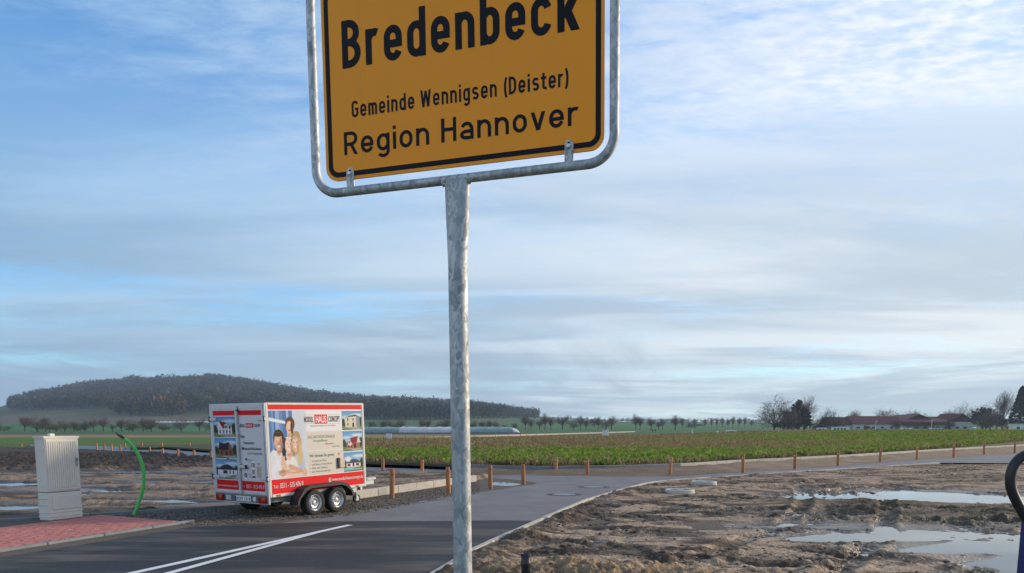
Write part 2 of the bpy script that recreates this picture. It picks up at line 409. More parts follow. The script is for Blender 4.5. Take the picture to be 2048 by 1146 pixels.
def kerb_run(name, pts, w, h, z0, mats, stone=1.0, gap=.008, side=1, sink=.1, maxn=300, jitter=.004):
    """a line of kerb stones as children of one piece of the setting"""
    root = bpy.data.objects.new(name, None); COL.objects.link(root); tag(root, kind='structure')
    pts = [np.array(p) for p in pts]; seg = [np.linalg.norm(pts[i + 1] - pts[i]) for i in range(len(pts) - 1)]; cum = np.concatenate([[0], np.cumsum(seg)])
    root.location = (pts[0][0], pts[0][1], 0)
    def at(s):
        i = min(max(np.searchsorted(cum, s) - 1, 0), len(seg) - 1); return pts[i] + (pts[i + 1] - pts[i]) * (s - cum[i]) / seg[i]
    n = int(cum[-1] / stone); meshes = {}
    for k in range(min(n, maxn)):
        a = at(k * stone); b = at((k + 1) * stone); c = (a + b) / 2; t = b - a; ang = math.atan2(t[1], t[0])
        mm = mats(c) if callable(mats) else mats
        if mm.name not in meshes:
            bb = MB().box((0, 0, (h - sink) / 2), (stone - gap, w, h + sink), bev=.012); o = bb.build('kerb_stone', mm, root); meshes[mm.name] = o.data
        else: o = link('kerb_stone', meshes[mm.name], None, root)
        o.location = (c[0] - root.location.x - side * math.sin(ang) * w / 2, c[1] - root.location.y + side * math.cos(ang) * w / 2, z0 + random.uniform(-jitter, jitter))
        o.rotation_euler = (random.uniform(-.004, .004), 0, ang + random.uniform(-.003, .003))
    return root
kerb_run('right_road_kerb', KR, .09, .045, 0, CONC, side=-1)
kerb_run('field_kerb', FARK, .15, .15, .10, lambda c: CONC_G if c[0] < gp(1374, 938)[0] else CONC, side=1, sink=.2)
kerb_run('shoulder_kerb', KL[:5], .09, .05, 0, CONC_G, side=1)
kerb_run('raised_kerb', [KL[4], KL[5], KL[6]], .10, .20, 0, CONC, side=1)
_o = np.array(gp(372, 1046.5)); _a = np.array(A_DIR[:2]); _bd = np.array(B_DIR[:2]); kerb_run('pavement_kerb', [_o + _bd * .015 + _a * .25, _o + _bd * .015 + _a * .25 - _a * 9], .11, .036, 0, CONC_G, side=-1)
kerb_run('side_road_kerb', [gp(424, 899), gp(366, 897), gp(300, 893)], .3, .12, 0.02, CONC, side=1)

# ---- red block paving
def build_pavement():
    Bp = Vector((*gp(372, 1046.5), 0)); o = Bp
    L_, Wd = 9.0, 2.45
    root = polysheet('pavement', [tuple((o + B_DIR * .13 - A_DIR * L_)[:2]), tuple((o + B_DIR * .13)[:2]), tuple((o + B_DIR * Wd + A_DIR * .25)[:2]), tuple((o + B_DIR * Wd - A_DIR * L_)[:2])], .0325,
                     mat('paver_joint', (.27, .115, .095), .95, var=.2, scale=20, coords='World'))
    mats_ = [mat('paver_red_%d' % i, c, .85, var=.16, scale=18, coords='World', bump=.3, bscale=90, bdist=.004) for i, c in
             enumerate([(.47, .165, .13), (.45, .155, .125), (.50, .18, .14), (.43, .145, .118), (.48, .172, .136)])]
    b = MB().box((0, 0, 0), (.194, .094, .05), bev=.004); proto = b.build('brick', mats_[0], root); base = proto.data
    meshes = [base]
    for q in mats_[1:]:
        c = base.copy(); c.materials.clear(); c.materials.append(q); meshes.append(c)
    ang = math.atan2(A_DIR.y, A_DIR.x); spots = []
    for i in range(int(L_ / .1)):
        for j in range(int((Wd - .14) / .2)):
            along = -(i + .5) * .1 + (.25 * (j * .2 / Wd)); ac = .14 + (j + (.5 if i % 2 else .75)) * .2
            if ac > Wd - .1: continue
            p = o + A_DIR * along + B_DIR * ac
            px_ = 1024 + F * p.x / p.y
            spots.append((p.y if px_ > -30 else 99 + p.y, p))
    spots.sort(key=lambda t: t[0]); rest = MB(); first = True
    for k, (_, p) in enumerate(spots):
        z = .012 + random.uniform(-.0015, .002)
        if k < 300:
            ob = proto if first else link('brick', random.choice(meshes), None, root); first = False
            ob.location = (p.x, p.y, z); ob.rotation_euler = (random.uniform(-.005, .005), random.uniform(-.005, .005), ang + math.pi / 2 + random.uniform(-.01, .01))
        else:
            rest.box((0, 0, 0), (.194, .094, .05), Matrix.Translation((p.x, p.y, z)) @ Matrix.Rotation(ang + math.pi / 2, 4, 'Z'))
    r = rest.build('further_bricks', mats_[0], root); tag(r, kind='stuff')
build_pavement()

# ------------------------------------------------------------------ mud
MUD = mat('mud', rough=.88, attr='tint', wet=True, var=.32, scale=9, var2=.18, scale2=55, coords='World', bump=1.0, bscale=22, bdist=.06, spec=.35)
WATER = mat('puddle_water', (.035, .03, .024), .03, var=.1, scale=2, coords='World', spec=.9)
DRY = np.array([.47, .355, .255]); DARK = np.array([.045, .033, .023]); OLIVE = np.array([.095, .082, .042]); SAND = np.array([.36, .255, .15]); MIDB = np.array([.15, .11, .078])
def gauss(X, Y, cx, cy, rx, ry, rot=0):
    c, s = math.cos(rot), math.sin(rot); u = ((X - cx) * c + (Y - cy) * s) / rx; v = (-(X - cx) * s + (Y - cy) * c) / ry
    return np.exp(-(u * u + v * v))
def mud_right():
    ys = np.geomspace(5.0, 36.2, 620); NC = 470
    order = np.argsort(KR[:, 1]); kx = np.interp(ys, KR[order, 1], KR[order, 0]) + .085
    xr = ys * .76 + 4; t = np.linspace(0, 1, NC); X = kx[:, None] + (xr - kx)[:, None] * t[None]; Y = np.repeat(ys[:, None], NC, 1)
    s = X - kx[:, None]
    big = fbm(X / 3.2, Y / 3.2, 3); med = fbm(X / .9 + 3, Y / .9, 4); fine = fbm(X / .22, Y / .22 + 8, 3)
    rut = np.abs(perlin((X * .25 + Y * .9) * 1.1, (X * .9 - Y * .25) * .22)); clod = np.maximum(fbm(X / .13, Y / .13, 2), 0)
    rough = sstep(-.15, .35, fbm(X / 2.6 + 11, Y / 1.5 + 4, 3) + .12)
    ridg = 1 - np.abs(fbm(X / .42 + 2, Y / .30, 3)) * 2.2; rut2 = np.abs(perlin((X * .95 + Y * .3) * 1.4 + 4, (X * .3 - Y * .95) * .2))
    Z = .035 + .055 * big + .034 * med * (.4 + rough) + .024 * fine * rough * (.6 + rough) + .042 * clod * rough + .014 * ridg * rough - .06 * np.exp(-(rut / .08) ** 2) * rough - .05 * np.exp(-(rut2 / .06) ** 2) * rough
    for x0, y0, x1, y1, bend in ((1.6, 7.2, 9.6, 22.5, .9), (3.0, 15.6, 15.5, 13.0, -.7), (2.6, 18.5, 12.5, 25.5, .5)):
        tx, ty = x1 - x0, y1 - y0; ln = math.hypot(tx, ty); tx /= ln; ty /= ln; al = (X - x0) * tx + (Y - y0) * ty; di = -(X - x0) * ty + (Y - y0) * tx + bend * np.sin(al / ln * 3.1) + .12 * perlin(al / 2, al * 0)
        on = sstep(0, 1.2, al) * sstep(ln, ln - 1.2, al) * (.45 + .55 * sstep(-.3, .2, fbm(X / 1.5 + 2, Y / 1.5, 2)))
        for o_ in (-.85, .85):
            q = di - o_; g_ = np.exp(-(q / .17) ** 4) * on; Z += g_ * (-.055 + .018 * np.sign(np.sin(al * 26 + np.abs(q) * 22))) + .03 * np.exp(-((np.abs(q) - .25) / .07) ** 2) * on * (1 + fine)
            rough = np.maximum(rough, .55 * g_)
    flatw = np.clip(gauss(X, Y, 6.6, 12.8, 3.0, 2.6), 0, 1)
    Z = Z * (1 - .45 * flatw)
    # wet low ground and puddles
    wetarea = gauss(X, Y, 7.3, 12.6, 3.2, 2.8) + .9 * gauss(X, Y, 11.5, 21.5, 4, 1.5)
    Z -= .092 * np.clip(wetarea, 0, 1)
    for cx, cy, rx, ry, rot, dp in ((13.6, 18.7, 5.8, 1.35, -.10, .27), (7.9, 9.0, 1.9, 1.35, .1, .24), (6.6, 15.6, 1.9, .32, -.28, .17), (5.6, 12.3, 1.3, .4, .2, .12), (6.9, 11.2, 1.5, .35, .3, .10), (9.0, 13.7, .9, .5, .2, .05), (9.6, 12.4, 1.2, .35, 0, .13), (5.1, 14.0, 1.2, .3, .3, .07)):
        Z -= dp * gauss(X, Y, cx, cy, rx, ry, rot)
    # olive ridge between the puddles
    ol = np.clip(gauss(X, Y, 10.2, 15.0, 3.6, 2.0, -.2) + gauss(X, Y, 7.6, 17.6, 2.6, .8, -.2), 0, 1); Z += .07 * ol + .02 * ol * fine
    # loose sand heap at the front, ridge of spoil along the kerb
    heap = gauss(X, Y, .5, 8.6, 1.15, .85, .3) + .7 * gauss(X, Y, 2.1, 8.3, 1.0, .5, .1); Z += .16 * heap * (1 + .5 * fine + .5 * med + .35 * fbm(X / .1, Y / .1, 2))
    spoil = np.exp(-((s - .38) / .26) ** 2) * (.5 + .5 * sstep(-.2, .3, fbm(X * .8, Y * .8, 2))) * (1 - sstep(17, 24, Y)); Z += .085 * spoil * (1 + .9 * fine + .6 * med)
    Z = np.maximum(Z, -.2) ; edge = sstep(0, .12, s); Z = Z * edge + (.0) * (1 - edge)
    wl = -.07
    # colours
    d = fbm(X / 2.1 + 7, Y / .8, 4) + .35 * med; dk = sstep(-.05, .35, d + .35 * rough - .22)
    c = DRY * (1 - dk[..., None]) + MIDB * dk[..., None]
    k2 = sstep(-.06, .34, fbm(X / 1.1, Y / .42 + 3, 5, gain=.62) + .28 * rough - .06); c = c * (1 - .88 * k2[..., None]) + DARK * .88 * k2[..., None]
    c = c * (1 - .8 * ol[..., None]) + OLIVE * .8 * ol[..., None]
    far = sstep(17, 24, Y)[..., None]; c = c * (1 - .35 * far) + np.array([.33, .25, .185]) * .35 * far
    sp = np.clip(spoil, 0, 1)[..., None]; c = c * (1 - .55 * sp) + MIDB * .55 * sp
    hp = np.clip(heap * 1.2 - .15 + .3 * med, 0, 1)[..., None]; c = c * (1 - hp) + SAND * hp
    w = sstep(wl + .085, wl, Z); w = np.maximum(w, .95 * flatw * sstep(.25, -.15, med + .4 * fine))
    c = c * (1 - .45 * w[..., None]) ; c *= (1 + .3 * fine)[..., None]
    c *= (.80 + .40 * fbm(X / .11 + 5, Y / .08, 2))[..., None]; c = c * np.array([1.0, .97, .93])
    col = np.concatenate([np.clip(c, .012, .6), w[..., None]], -1)
    o = npmesh('mud_ground', np.stack([X, Y, Z], -1).reshape(-1, 3), gridfaces(*X.shape), MUD, col=col.reshape(-1, 4), smooth=True); tag(o, kind='structure')
    pts = [(3.2, 6.0), (9.5, 6.0), (24, 16), (24, 24.5), (7.5, 22.5), (3.4, 14.0)]
    p = polysheet('puddle_water', pts, wl, WATER)
    return X, Y, Z, rough
MR = mud_right()
def mud_left():
    ys = np.geomspace(11.6, 72, 520); NC = 420
    line = np.concatenate([[(-14.5, 10.0)], KL[:-1], [(KL[-1][0] - .02, KL[-1][1])], LBN]); line = line[np.argsort(line[:, 1])]
    xb = np.interp(ys, line[:, 1], line[:, 0]) - .06; xl = -ys * .74 - 5
    t = np.linspace(0, 1, NC); X = xl[:, None] + (xb - xl)[:, None] * t[None]; Y = np.repeat(ys[:, None], NC, 1); s = xb[:, None] - X
    big = fbm(X / 3.5 + 40, Y / 2.6, 3); med = fbm(X / 1.0 + 33, Y / .9, 4); fine = fbm(X / .25 + 9, Y / .25 + 8, 3)
    rough = sstep(-.2, .3, fbm(X / 3 + 1, Y / 1.6 + 14, 3))
    dark = sstep(29, 35, Y + 1.4 * big * 3) * sstep(-12.5, -16, X + .0 * Y)
    Z = .03 + .06 * big + .055 * med * (.5 + rough) + .075 * fine * rough + .05 * np.maximum(fbm(X / .14, Y / .14, 2), 0) * rough
    Z += dark * (.09 + .12 * med + .07 * fine) * (1 - sstep(44, 56, Y))
    for cx, cy, rx, ry, dp in ((-11.9, 16.9, 1.7, .55, .30), (-9.2, 18.6, .9, .30, .24), (-8.0, 18.0, .8, .25, .22), (-10.4, 21.4, 1.3, .5, .22), (-14.5, 29.5, 4.4, .8, .22), (-16.5, 24.0, 3.2, .6, .24), (-9.0, 17.0, .6, .2, .2), (-8.2, 24.5, 1.4, .5, .2), (-13.2, 20.2, 1.6, .35, .2), (-11, 25.6, 1.6, .4, .2)):
        Z -= dp * gauss(X, Y, cx, cy, rx, ry)
    Z = np.maximum(Z, -.2); e = sstep(0, .15, s); Z = Z * e
    rise = sstep(19, 24, Y) * np.exp(-(s / 2.2) ** 2); Z += .12 * rise * e
    wl = -.035
    d = sstep(-.1, .35, fbm(X / 2.4, Y / .9 + 6, 4) + .2 * med)
    c = np.array([.27, .20, .14]) * (1 - d[..., None]) + np.array([.082, .060, .042]) * d[..., None]
    dm = np.clip(dark * .95 + .8 * gauss(X, Y, -12, 14, 4, 1.2), 0, 1)[..., None]; c = c * (1 - dm) + np.array([.048, .034, .026]) * dm
    g = (sstep(50, 60, Y))[..., None]; c = c * (1 - .6 * g) + np.array([.09, .075, .04]) * .6 * g
    w = sstep(wl + .08, wl, Z); c = c * (1 - .4 * w[..., None]) * (1 + .3 * fine + .15 * med)[..., None]
    col = np.concatenate([np.clip(c, .012, .6), w[..., None]], -1)
    o = npmesh('building_plot_mud', np.stack([X, Y, Z], -1).reshape(-1, 3), gridfaces(*X.shape), MUD, col=col.reshape(-1, 4), smooth=True); tag(o, kind='structure')
    polysheet('plot_puddle_water', [(-24, 15.0), (-9.6, 15.2), (-6.8, 17.3), (-4.2, 20.0), (-4.4, 30), (-8, 31.5), (-26, 31)], wl, WATER)
mud_left()
def verge():
    n = 300; m_ = 26
    def res(P, k):
        P = np.asarray(P); L_ = np.concatenate([[0], np.cumsum(np.linalg.norm(np.diff(P, axis=0), axis=1))]); q = np.linspace(0, L_[-1], k)
        return np.stack([np.interp(q, L_, P[:, 0]), np.interp(q, L_, P[:, 1])], 1)
    a = res(RT, n); b = res(FARK, n); t = np.linspace(0, 1, m_)
    P = a[:, None] * (1 - t[None, :, None]) + b[:, None] * t[None, :, None]; X, Y = P[..., 0], P[..., 1]
    Z = .006 + .125 * sstep(.15, .9, np.broadcast_to(t, X.shape)) + sstep(0, .2, np.broadcast_to(t, X.shape)) * (.05 * fbm(X / 1.3, Y / 1.3, 4) + .03 * fbm(X / .4, Y / .4, 2))
    n1 = fbm(X / 1.5, Y / 1.5, 4)
    c = np.array([.225, .163, .107]) * (1 + .45 * n1)[..., None]; pale = sstep(gp(1350, 940)[0], gp(1500, 930)[0], X)[..., None]
    c = c * (.75 + .35 * pale)
    col = np.concatenate([np.clip(c, .02, .5), np.zeros(X.shape + (1,))], -1)
    tag(npmesh('sand_verge', np.stack([X, Y, Z], -1).reshape(-1, 3), gridfaces(*X.shape), MUD, col=col.reshape(-1, 4), smooth=True), kind='structure')
verge()
def clods():
    ico = bmesh.new(); bmesh.ops.create_icosphere(ico, subdivisions=1, radius=1); bv = np.array([v.co[:] for v in ico.verts]); bf = np.array([[v.index for v in f.verts] for f in ico.faces]); ico.free()
    def scatter(name, P, rad, cols, flat=.6):
        n = len(P); jit = 1 + .35 * rng.standard_normal((n, len(bv), 1)) * .6
        V = bv[None] * jit * rad[:, None, None]; V[..., 2] *= flat; V += P[:, None]
        Fc = (bf[None] + (np.arange(n) * len(bv))[:, None, None]).reshape(-1, 3)
        c = np.repeat(cols, len(bv), 0)
        o = npmesh(name, V.reshape(-1, 3), Fc, mat('clod', rough=.95, attr='tint', var=.25, scale=30, coords='World', spec=.2), col=c); tag(o, kind='stuff')
    X, Y, Z, rough = MR; flat = rng.integers(0, X.size, 34000); x, y, z, r = X.ravel()[flat], Y.ravel()[flat], Z.ravel()[flat], rough.ravel()[flat]
    k = (z > -.05) & (rng.random(len(x)) < .10 + .9 * r * sstep(.0, .3, fbm(x / 1.2, y / 1.2, 3) + .1)); x, y, z = x[k], y[k], z[k]
    rad = .010 + .034 * rng.random(len(x)) ** 3.5
    cols = DARK * 1.6 + (DRY - DARK) * (rng.random((len(x), 1)) ** 1.3) * .55
    tag_ = scatter('mud_clods', np.stack([x, y, z], 1), rad, cols)
    # loose stones on the shoulder
    n = 9000; P = []
    a, b = KL[2], KL[5]
    s_ = rng.random(n); q = KL[0] + 0
    px_ = rng.uniform(165, 960, n); py_ = np.interp(px_, [165, 420, 711, 960], [1034, 1019, 1000, 964]) + rng.random(n) ** 1.3 * np.interp(px_, [165, 420, 700, 960], [6, 33, 30, 22])
    W_ = np.array([gp(p, v) for p, v in zip(px_, py_)])
    P = np.stack([W_[:, 0], W_[:, 1], np.full(n, .004)], 1)
    scatter('loose_gravel', P, .006 + .018 * rng.random(n) ** 2.5, np.array([.14, .125, .105]) * (.45 + 1.3 * rng.random((n, 1))), .7)
clods()

# ------------------------------------------------------------------ crop field beyond the kerb
def field_z(X, Y): return .22 + 1.15 * sstep(18, 70, X) * sstep(38, 110, Y) - .25 * sstep(95, 160, Y) * (1 - sstep(10, 50, X))
def crop_field():
    # soil sheet: rows from the kerb line outwards
    n = 260; m_ = 150
    L_ = np.concatenate([LBF[::-1][2:-1] + [(.0, .5)], FARK + [(-.05, .17)]]); L_ = L_[np.argsort(np.arctan2(L_[:, 0], L_[:, 1]))]
    th = np.linspace(math.atan2(-37, 72), .86, n)
    ang = np.arctan2(L_[:, 0], L_[:, 1]); rad = np.hypot(L_[:, 0], L_[:, 1]); r0 = np.interp(th, ang, rad)
    R1X = [-.6, -.30, -.25, -.215, -.084, .06]; R1Y = [80, 82, 86, 97, 134, 185]; r1 = np.maximum(np.interp(th, R1X, R1Y), r0 * 1.04); t = np.linspace(0, 1, m_) ** 1.6; RR = r0[:, None] + (r1 - r0)[:, None] * t[None]
    X = RR * np.sin(th)[:, None]; Y = RR * np.cos(th)[:, None]
    Z = field_z(X, Y) + .04 * fbm(X / 2, Y / 2, 3) * sstep(0, .03, t)[None]; Z[:, 0] = .1; Z[:, -1] = -.3
    c = np.array([.085, .068, .038]) * (1 + .4 * fbm(X / 4, Y / 2, 3))[..., None]
    gr = sstep(-.1, .3, fbm(X / 12, Y / 5, 3) + .2 * sstep(10, 40, X))[..., None]; c = c * (1 - .5 * gr) + np.array([.07, .085, .025]) * .5 * gr
    col = np.concatenate([np.clip(c, .02, .5), np.zeros(X.shape + (1,))], -1)
    tag(npmesh('field_soil', np.stack([X, Y, Z], -1).reshape(-1, 3), gridfaces(*X.shape), MUD, col=col.reshape(-1, 4), smooth=True), kind='structure')
    def inside(x, y):
        q = np.arctan2(x, y); h = np.hypot(x, y); return np.where(h < np.interp(q, R1X, R1Y) - 1.5, h - np.interp(q, ang, rad), -1.0)
    def tufts(name, x, y, h, col, blades, wid, lean, m):
        k = len(x); z = field_z(x, y) - .02
        az = rng.random((k, blades)) * 2 * math.pi; ln = lean * (.3 + rng.random((k, blades))); hh = h[:, None] * (.55 + .6 * rng.random((k, blades)))
        bx = x[:, None] + .06 * rng.standard_normal((k, blades)); by = y[:, None] + .06 * rng.standard_normal((k, blades)); zz = np.broadcast_to(z[:, None], bx.shape)
        wv = wid * (1 + y[:, None] / 90) * (.6 + .8 * rng.random((k, blades))); a2 = az + math.pi / 2
        dx, dy = np.cos(az) * ln * hh, np.sin(az) * ln * hh; ox, oy = np.cos(a2) * wv, np.sin(a2) * wv
        V = np.stack([np.stack([bx, by, zz], -1), np.stack([bx + dx * .5 + ox, by + dy * .5 + oy, zz + hh * .62], -1), np.stack([bx + dx * 1.25, by + dy * 1.25, zz + hh], -1), np.stack([bx + dx * .5 - ox, by + dy * .5 - oy, zz + hh * .66], -1)], 2)
        Fc = np.arange(k * blades * 4).reshape(-1, 4)
        cc = np.repeat(np.repeat(col[:, None], blades, 1) * (.75 + .5 * rng.random((k, blades, 1))), 4, 1).reshape(-1, 3)
        o = npmesh(name, V.reshape(-1, 3), Fc, m, col=np.clip(cc, .005, .6)); tag(o, kind='stuff'); return o
    lm = mat('crop_leaf', rough=.7, attr='tint', var=0, spec=.3)
    nt = lm.node_tree; tr = nt.nodes.new('ShaderNodeBsdfTranslucent'); mx = nt.nodes.new('ShaderNodeMixShader'); at_ = [q for q in nt.nodes if q.type == 'ATTRIBUTE'][0]; mx.inputs[0].default_value = .35
    nt.links.new(at_.outputs['Color'], tr.inputs[0]); nt.links.new(nt.nodes['Principled BSDF'].outputs[0], mx.inputs[1]); nt.links.new(tr.outputs[0], mx.inputs[2]); nt.links.new(mx.outputs[0], nt.nodes['Material Output'].inputs[0])
    # green cover crop
    N_ = 420000; y = 27 + 115 * rng.random(N_) ** 1.5; x = y * rng.uniform(-.28, .84, N_); e = inside(x, y)
    band = fbm(x / 16, y / 5.5, 3); p = .55 + 1.1 * band + .9 * sstep(14, 45, x) - 1.7 * sstep(50, 66, y) * (1 - sstep(10, 38, x)) + .25 * sstep(33, 40, y) * (1 - sstep(48, 60, y))
    p = p * (.35 + 1.0 * sstep(-.15, .3, fbm(x / 2.6, y / .9 + 3, 3))) * (.45 + .75 * sstep(-.3, .5, np.sin((y * .94 - x * .34) * 3.4 + 1.5 * perlin(x / 5, y / 5)))) * (.12 + 1.1 * sstep(-.08, .22, fbm(x / .75, y / .6 + 7, 2))); k = (e > .25) & (rng.random(N_) < np.clip(p, .03, 1) * sstep(.2, 2.0, e)) & (y < 150); x, y = x[k], y[k]
    g = np.array([.195, .295, .040]) * (.65 + .7 * rng.random((len(x), 1))); yl = sstep(.1, .5, fbm(x / 3, y / 2 + 8, 3))[:, None]; g = g * (1 - .5 * yl) + np.array([.24, .23, .08]) * .5 * yl
    tufts('green_cover_crop', x, y, (.13 + .20 * rng.random(len(x))) * (1 + .5 * fbm(x / .8, y / .8, 2)), g, 5, .034, .85, lm)
    # withered stalks and dead grass
    N_ = 90000; y = 27 + 150 * rng.random(N_) ** 1.25; x = y * rng.uniform(-.28, .84, N_); e = inside(x, y)
    p = .04 + .9 * sstep(48, 64, y) * (1 - .75 * sstep(14, 45, x)) + .6 * sstep(2.2, .6, e) + .25 * sstep(.0, .4, fbm(x / 6, y / 4 + 4, 3))
    k = (e > .2) & (rng.random(N_) < p); x, y = x[k], y[k]
    g = np.array([.30, .225, .12]) * (.45 + .8 * rng.random((len(x), 1)))
    tufts('withered_stalks', x, y, .18 + .24 * rng.random(len(x)), g, 4, .016, .45, lm)
crop_field()

# ------------------------------------------------------------------ wooded hill
LOWER = np.array([(-60, 823), (20, 822), (100, 821), (150, 819), (215, 816), (222, 818), (243, 831), (365, 832), (382, 822), (425, 820), (480, 826), (600, 834), (735, 838.5), (899, 840), (940, 837), (1040, 837), (1080, 840), (1200, 843.5), (1500, 844), (4000, 844)], float)
def forest():
    n = 15000
    px_ = np.concatenate([rng.uniform(27, 1075, n), rng.uniform(1000, 2700, 2600), rng.uniform(30, 1050, 1800)])
    pick = np.concatenate([np.zeros(n), np.ones(2600), np.full(1800, 2)])
    Yb = np.array([find_ground(q, np.interp(q, LOWER[:, 0], LOWER[:, 1]), 420, 2190)[1] for q in np.arange(-60, 2800, 12)])
    lo = np.interp(px_, np.arange(-60, 2800, 12), Yb)
    u = rng.random(len(px_)); Y = np.where(pick == 0, lo + (2260 - lo) * u ** .9, np.where(pick == 1, 2020 + 260 * u, lo + 22 * u))
    X = vx(px_, Y); Z = terrain(X, Y); nse = fbm(X / 130, Y / 130, 3)
    n3 = fbm(X / 38 + 4, Y / 38, 3); h = np.where(pick == 1, 10.0, 16.5) * (.62 + .62 * rng.random(len(X)) ** 1.3) * (1 + .30 * nse + .45 * n3); h = np.where(px_ < 60, h * .9, h)
    r = h * (.26 + .12 * rng.random(len(X)))
    base = np.array([.030, .030, .035]); alt = np.array([.050, .037, .030]); col = base * (1 - sstep(-.1, .4, nse))[:, None] + alt * sstep(-.1, .4, nse)[:, None]
    front = (Y - lo) < 60; orange = front & (((px_ > 288) & (px_ < 345)) | ((px_ > 355) & (px_ < 372)) | ((px_ > 270) & (px_ < 285))) & (rng.random(len(X)) < .7); col[orange] = (.13, .058, .026)
    dk = rng.random(len(X)) < .06; col[dk] = (.02, .03, .02); fir = (np.abs(px_ - 306) < 4) & front; col[fir] = (.012, .022, .014)
    col *= (.35 + 1.25 * rng.random((len(X), 1)) ** 1.3) * (1 + 1.1 * n3)[:, None]; con = fbm(X / 70 + 9, Y / 70 + 2, 3) > .33; col[con] = np.array([.012, .020, .014]); pale = fbm(X / 55 + 31, Y / 90, 3) > .36; col[pale] = col[pale] * .5 + np.array([.085, .075, .066]) * .7
    q = 26; k = len(X)
    d = rng.standard_normal((k, q, 3)); d /= np.linalg.norm(d, axis=2, keepdims=True); d *= rng.random((k, q, 1)) ** .4
    C = np.stack([X, Y, Z + h * .60], 1)[:, None] + d * np.stack([r, r, h * .42], 1)[:, None]
    a = rng.standard_normal((k, q, 3)); a /= np.linalg.norm(a, axis=2, keepdims=True); b = np.cross(a, rng.standard_normal((k, q, 3))); b /= np.linalg.norm(b, axis=2, keepdims=True)
    sz = (r * .42)[:, None, None] * (.6 + .8 * rng.random((k, q, 1)))
    V = np.stack([C + a * sz, C + b * sz * .7, C - a * sz * .8], 2)
    cc = np.repeat((np.repeat(col[:, None], q, 1) * (.7 + .6 * rng.random((k, q, 1)))).reshape(-1, 3), 3, 0)
    V = V.reshape(-1, 3)
    # trunks of the front rows
    f = np.where((pick == 2))[0]; tw = .22 + .25 * rng.random(len(f)); tc_ = np.where(rng.random((len(f), 1)) < .35, .26, .09) * np.array([1, .92, .82])
    P0 = np.stack([X[f], Y[f], Z[f] - 1], 1); T = np.stack([P0 + np.stack([tw, 0 * tw, 0 * tw], 1), P0 - np.stack([tw, .4 * tw, 0 * tw], 1), P0 + np.stack([0 * tw, 0 * tw, h[f] * .8], 1)], 1).reshape(-1, 3)
    V = np.concatenate([V, T]); cc = np.concatenate([cc, np.repeat(tc_, 3, 0)])
    o = npmesh('hill_forest', V, np.arange(len(V)).reshape(-1, 3), mat('bare_wood', rough=.95, attr='tint', var=0, spec=.1), col=np.clip(cc, .005, .5))
    tag(o, 'bare brown winter forest covering the long hill', 'forest', kind='stuff')
forest()

# ------------------------------------------------------------------ bare trees
BARK = mat('bark', (.055, .044, .036), .95, var=.25, scale=3, spec=.1); TWIG = mat('twig', (.105, .082, .070), .95, var=.2, scale=1, spec=.1)
def seg_mesh(segs, sides=3):
    V = []; Fc = []
    for a, b, ra, rb in segs:
        a = np.array(a); b = np.array(b); t = b - a; t = t / (np.linalg.norm(t) + 1e-9); n = np.cross(t, [.31, .83, .46]); n /= np.linalg.norm(n) + 1e-9; m = np.cross(t, n); o = len(V)
        for r, p in ((ra, a), (rb, b)):
            for k in range(sides):
                w = 2 * math.pi * k / sides; V.append(p + (n * math.cos(w) + m * math.sin(w)) * r)
        for k in range(sides): Fc.append((o + k, o + (k + 1) % sides, o + sides + (k + 1) % sides, o + sides + k))
    return np.array(V), np.array(Fc)
def make_tree(seed, spread=1.0, trunk=.22, dense=1.0, upright=.5):
    """unit height bare tree: trunk mesh and crown mesh"""
    r = random.Random(seed); tk = []; cr = []
    def grow(p, d, L_, rad, lev):
        steps = 3 if lev < 3 else 2; q = p
        for i in range(steps):
            d = (d + Vector((r.uniform(-1, 1), r.uniform(-1, 1), r.uniform(-.6, 1))) * (.16 + .05 * lev) + Vector((0, 0, .05 * upright))).normalized()
            e = q + d * L_ / steps; ra = rad * (1 - .6 * i / steps); rb = rad * (1 - .6 * (i + 1) / steps)
            (tk if lev < 2 else cr).append((q, e, ra, rb)); q = e
            if lev < 4:
                nb = [3, 3, 3, 3][lev] if i > 0 or lev > 0 else 2
                for _ in range(max(1, int(nb * dense + r.random() * .7))):
                    ax = d.orthogonal().normalized(); ax.rotate(Matrix.Rotation(r.uniform(0, 6.28), 3, d)); an = r.uniform(.5, 1.05) * spread
                    nd = d.copy(); nd.rotate(Matrix.Rotation(an, 3, ax))
                    if lev < 3: grow(q, nd, L_ * r.uniform(.52, .74), max(rb * .62, .003), lev + 1)
                    else: cr.append((q, q + nd * L_ * r.uniform(.5, .9), .0024, .0013))
    p = Vector((0, 0, -.03)); t = Vector((r.uniform(-.02, .02), r.uniform(-.02, .02), trunk)); tk.append((p, t, .026, .019))
    for k in range(6):
        a = k * 1.05 + r.uniform(-.4, .4); tilt = r.uniform(.25, .85) * spread
        grow(t + Vector((0, 0, -.02 * (k % 3))), Vector((math.cos(a) * math.sin(tilt), math.sin(a) * math.sin(tilt), math.cos(tilt))), r.uniform(.30, .40), .012, 1)
    grow(t, Vector((0, 0, 1)), .42, .017, 1)
    out = []
    for nm, s_, m, sd_ in (('trunk', tk, BARK, 5), ('crown', cr, TWIG, 3)):
        V, Fc = seg_mesh(s_, sd_); out.append((V, Fc))
    top = max(out[0][0][:, 2].max(), out[1][0][:, 2].max()); res = []
    for (nm, m), (V, Fc) in zip((('trunk', BARK), ('crown', TWIG)), out):
        o = npmesh(nm, V / top, Fc, m); me = o.data; bpy.data.objects.remove(o); res.append(me)
    return res
PROTO = [make_tree(s_, sp, tr, .8, up) for s_, sp, tr, up in ((1, 1.0, .2, .5), (2, .85, .24, .9), (3, 1.1, .17, .3), (4, .7, .26, 1.2), (5, 1.0, .14, .5))]
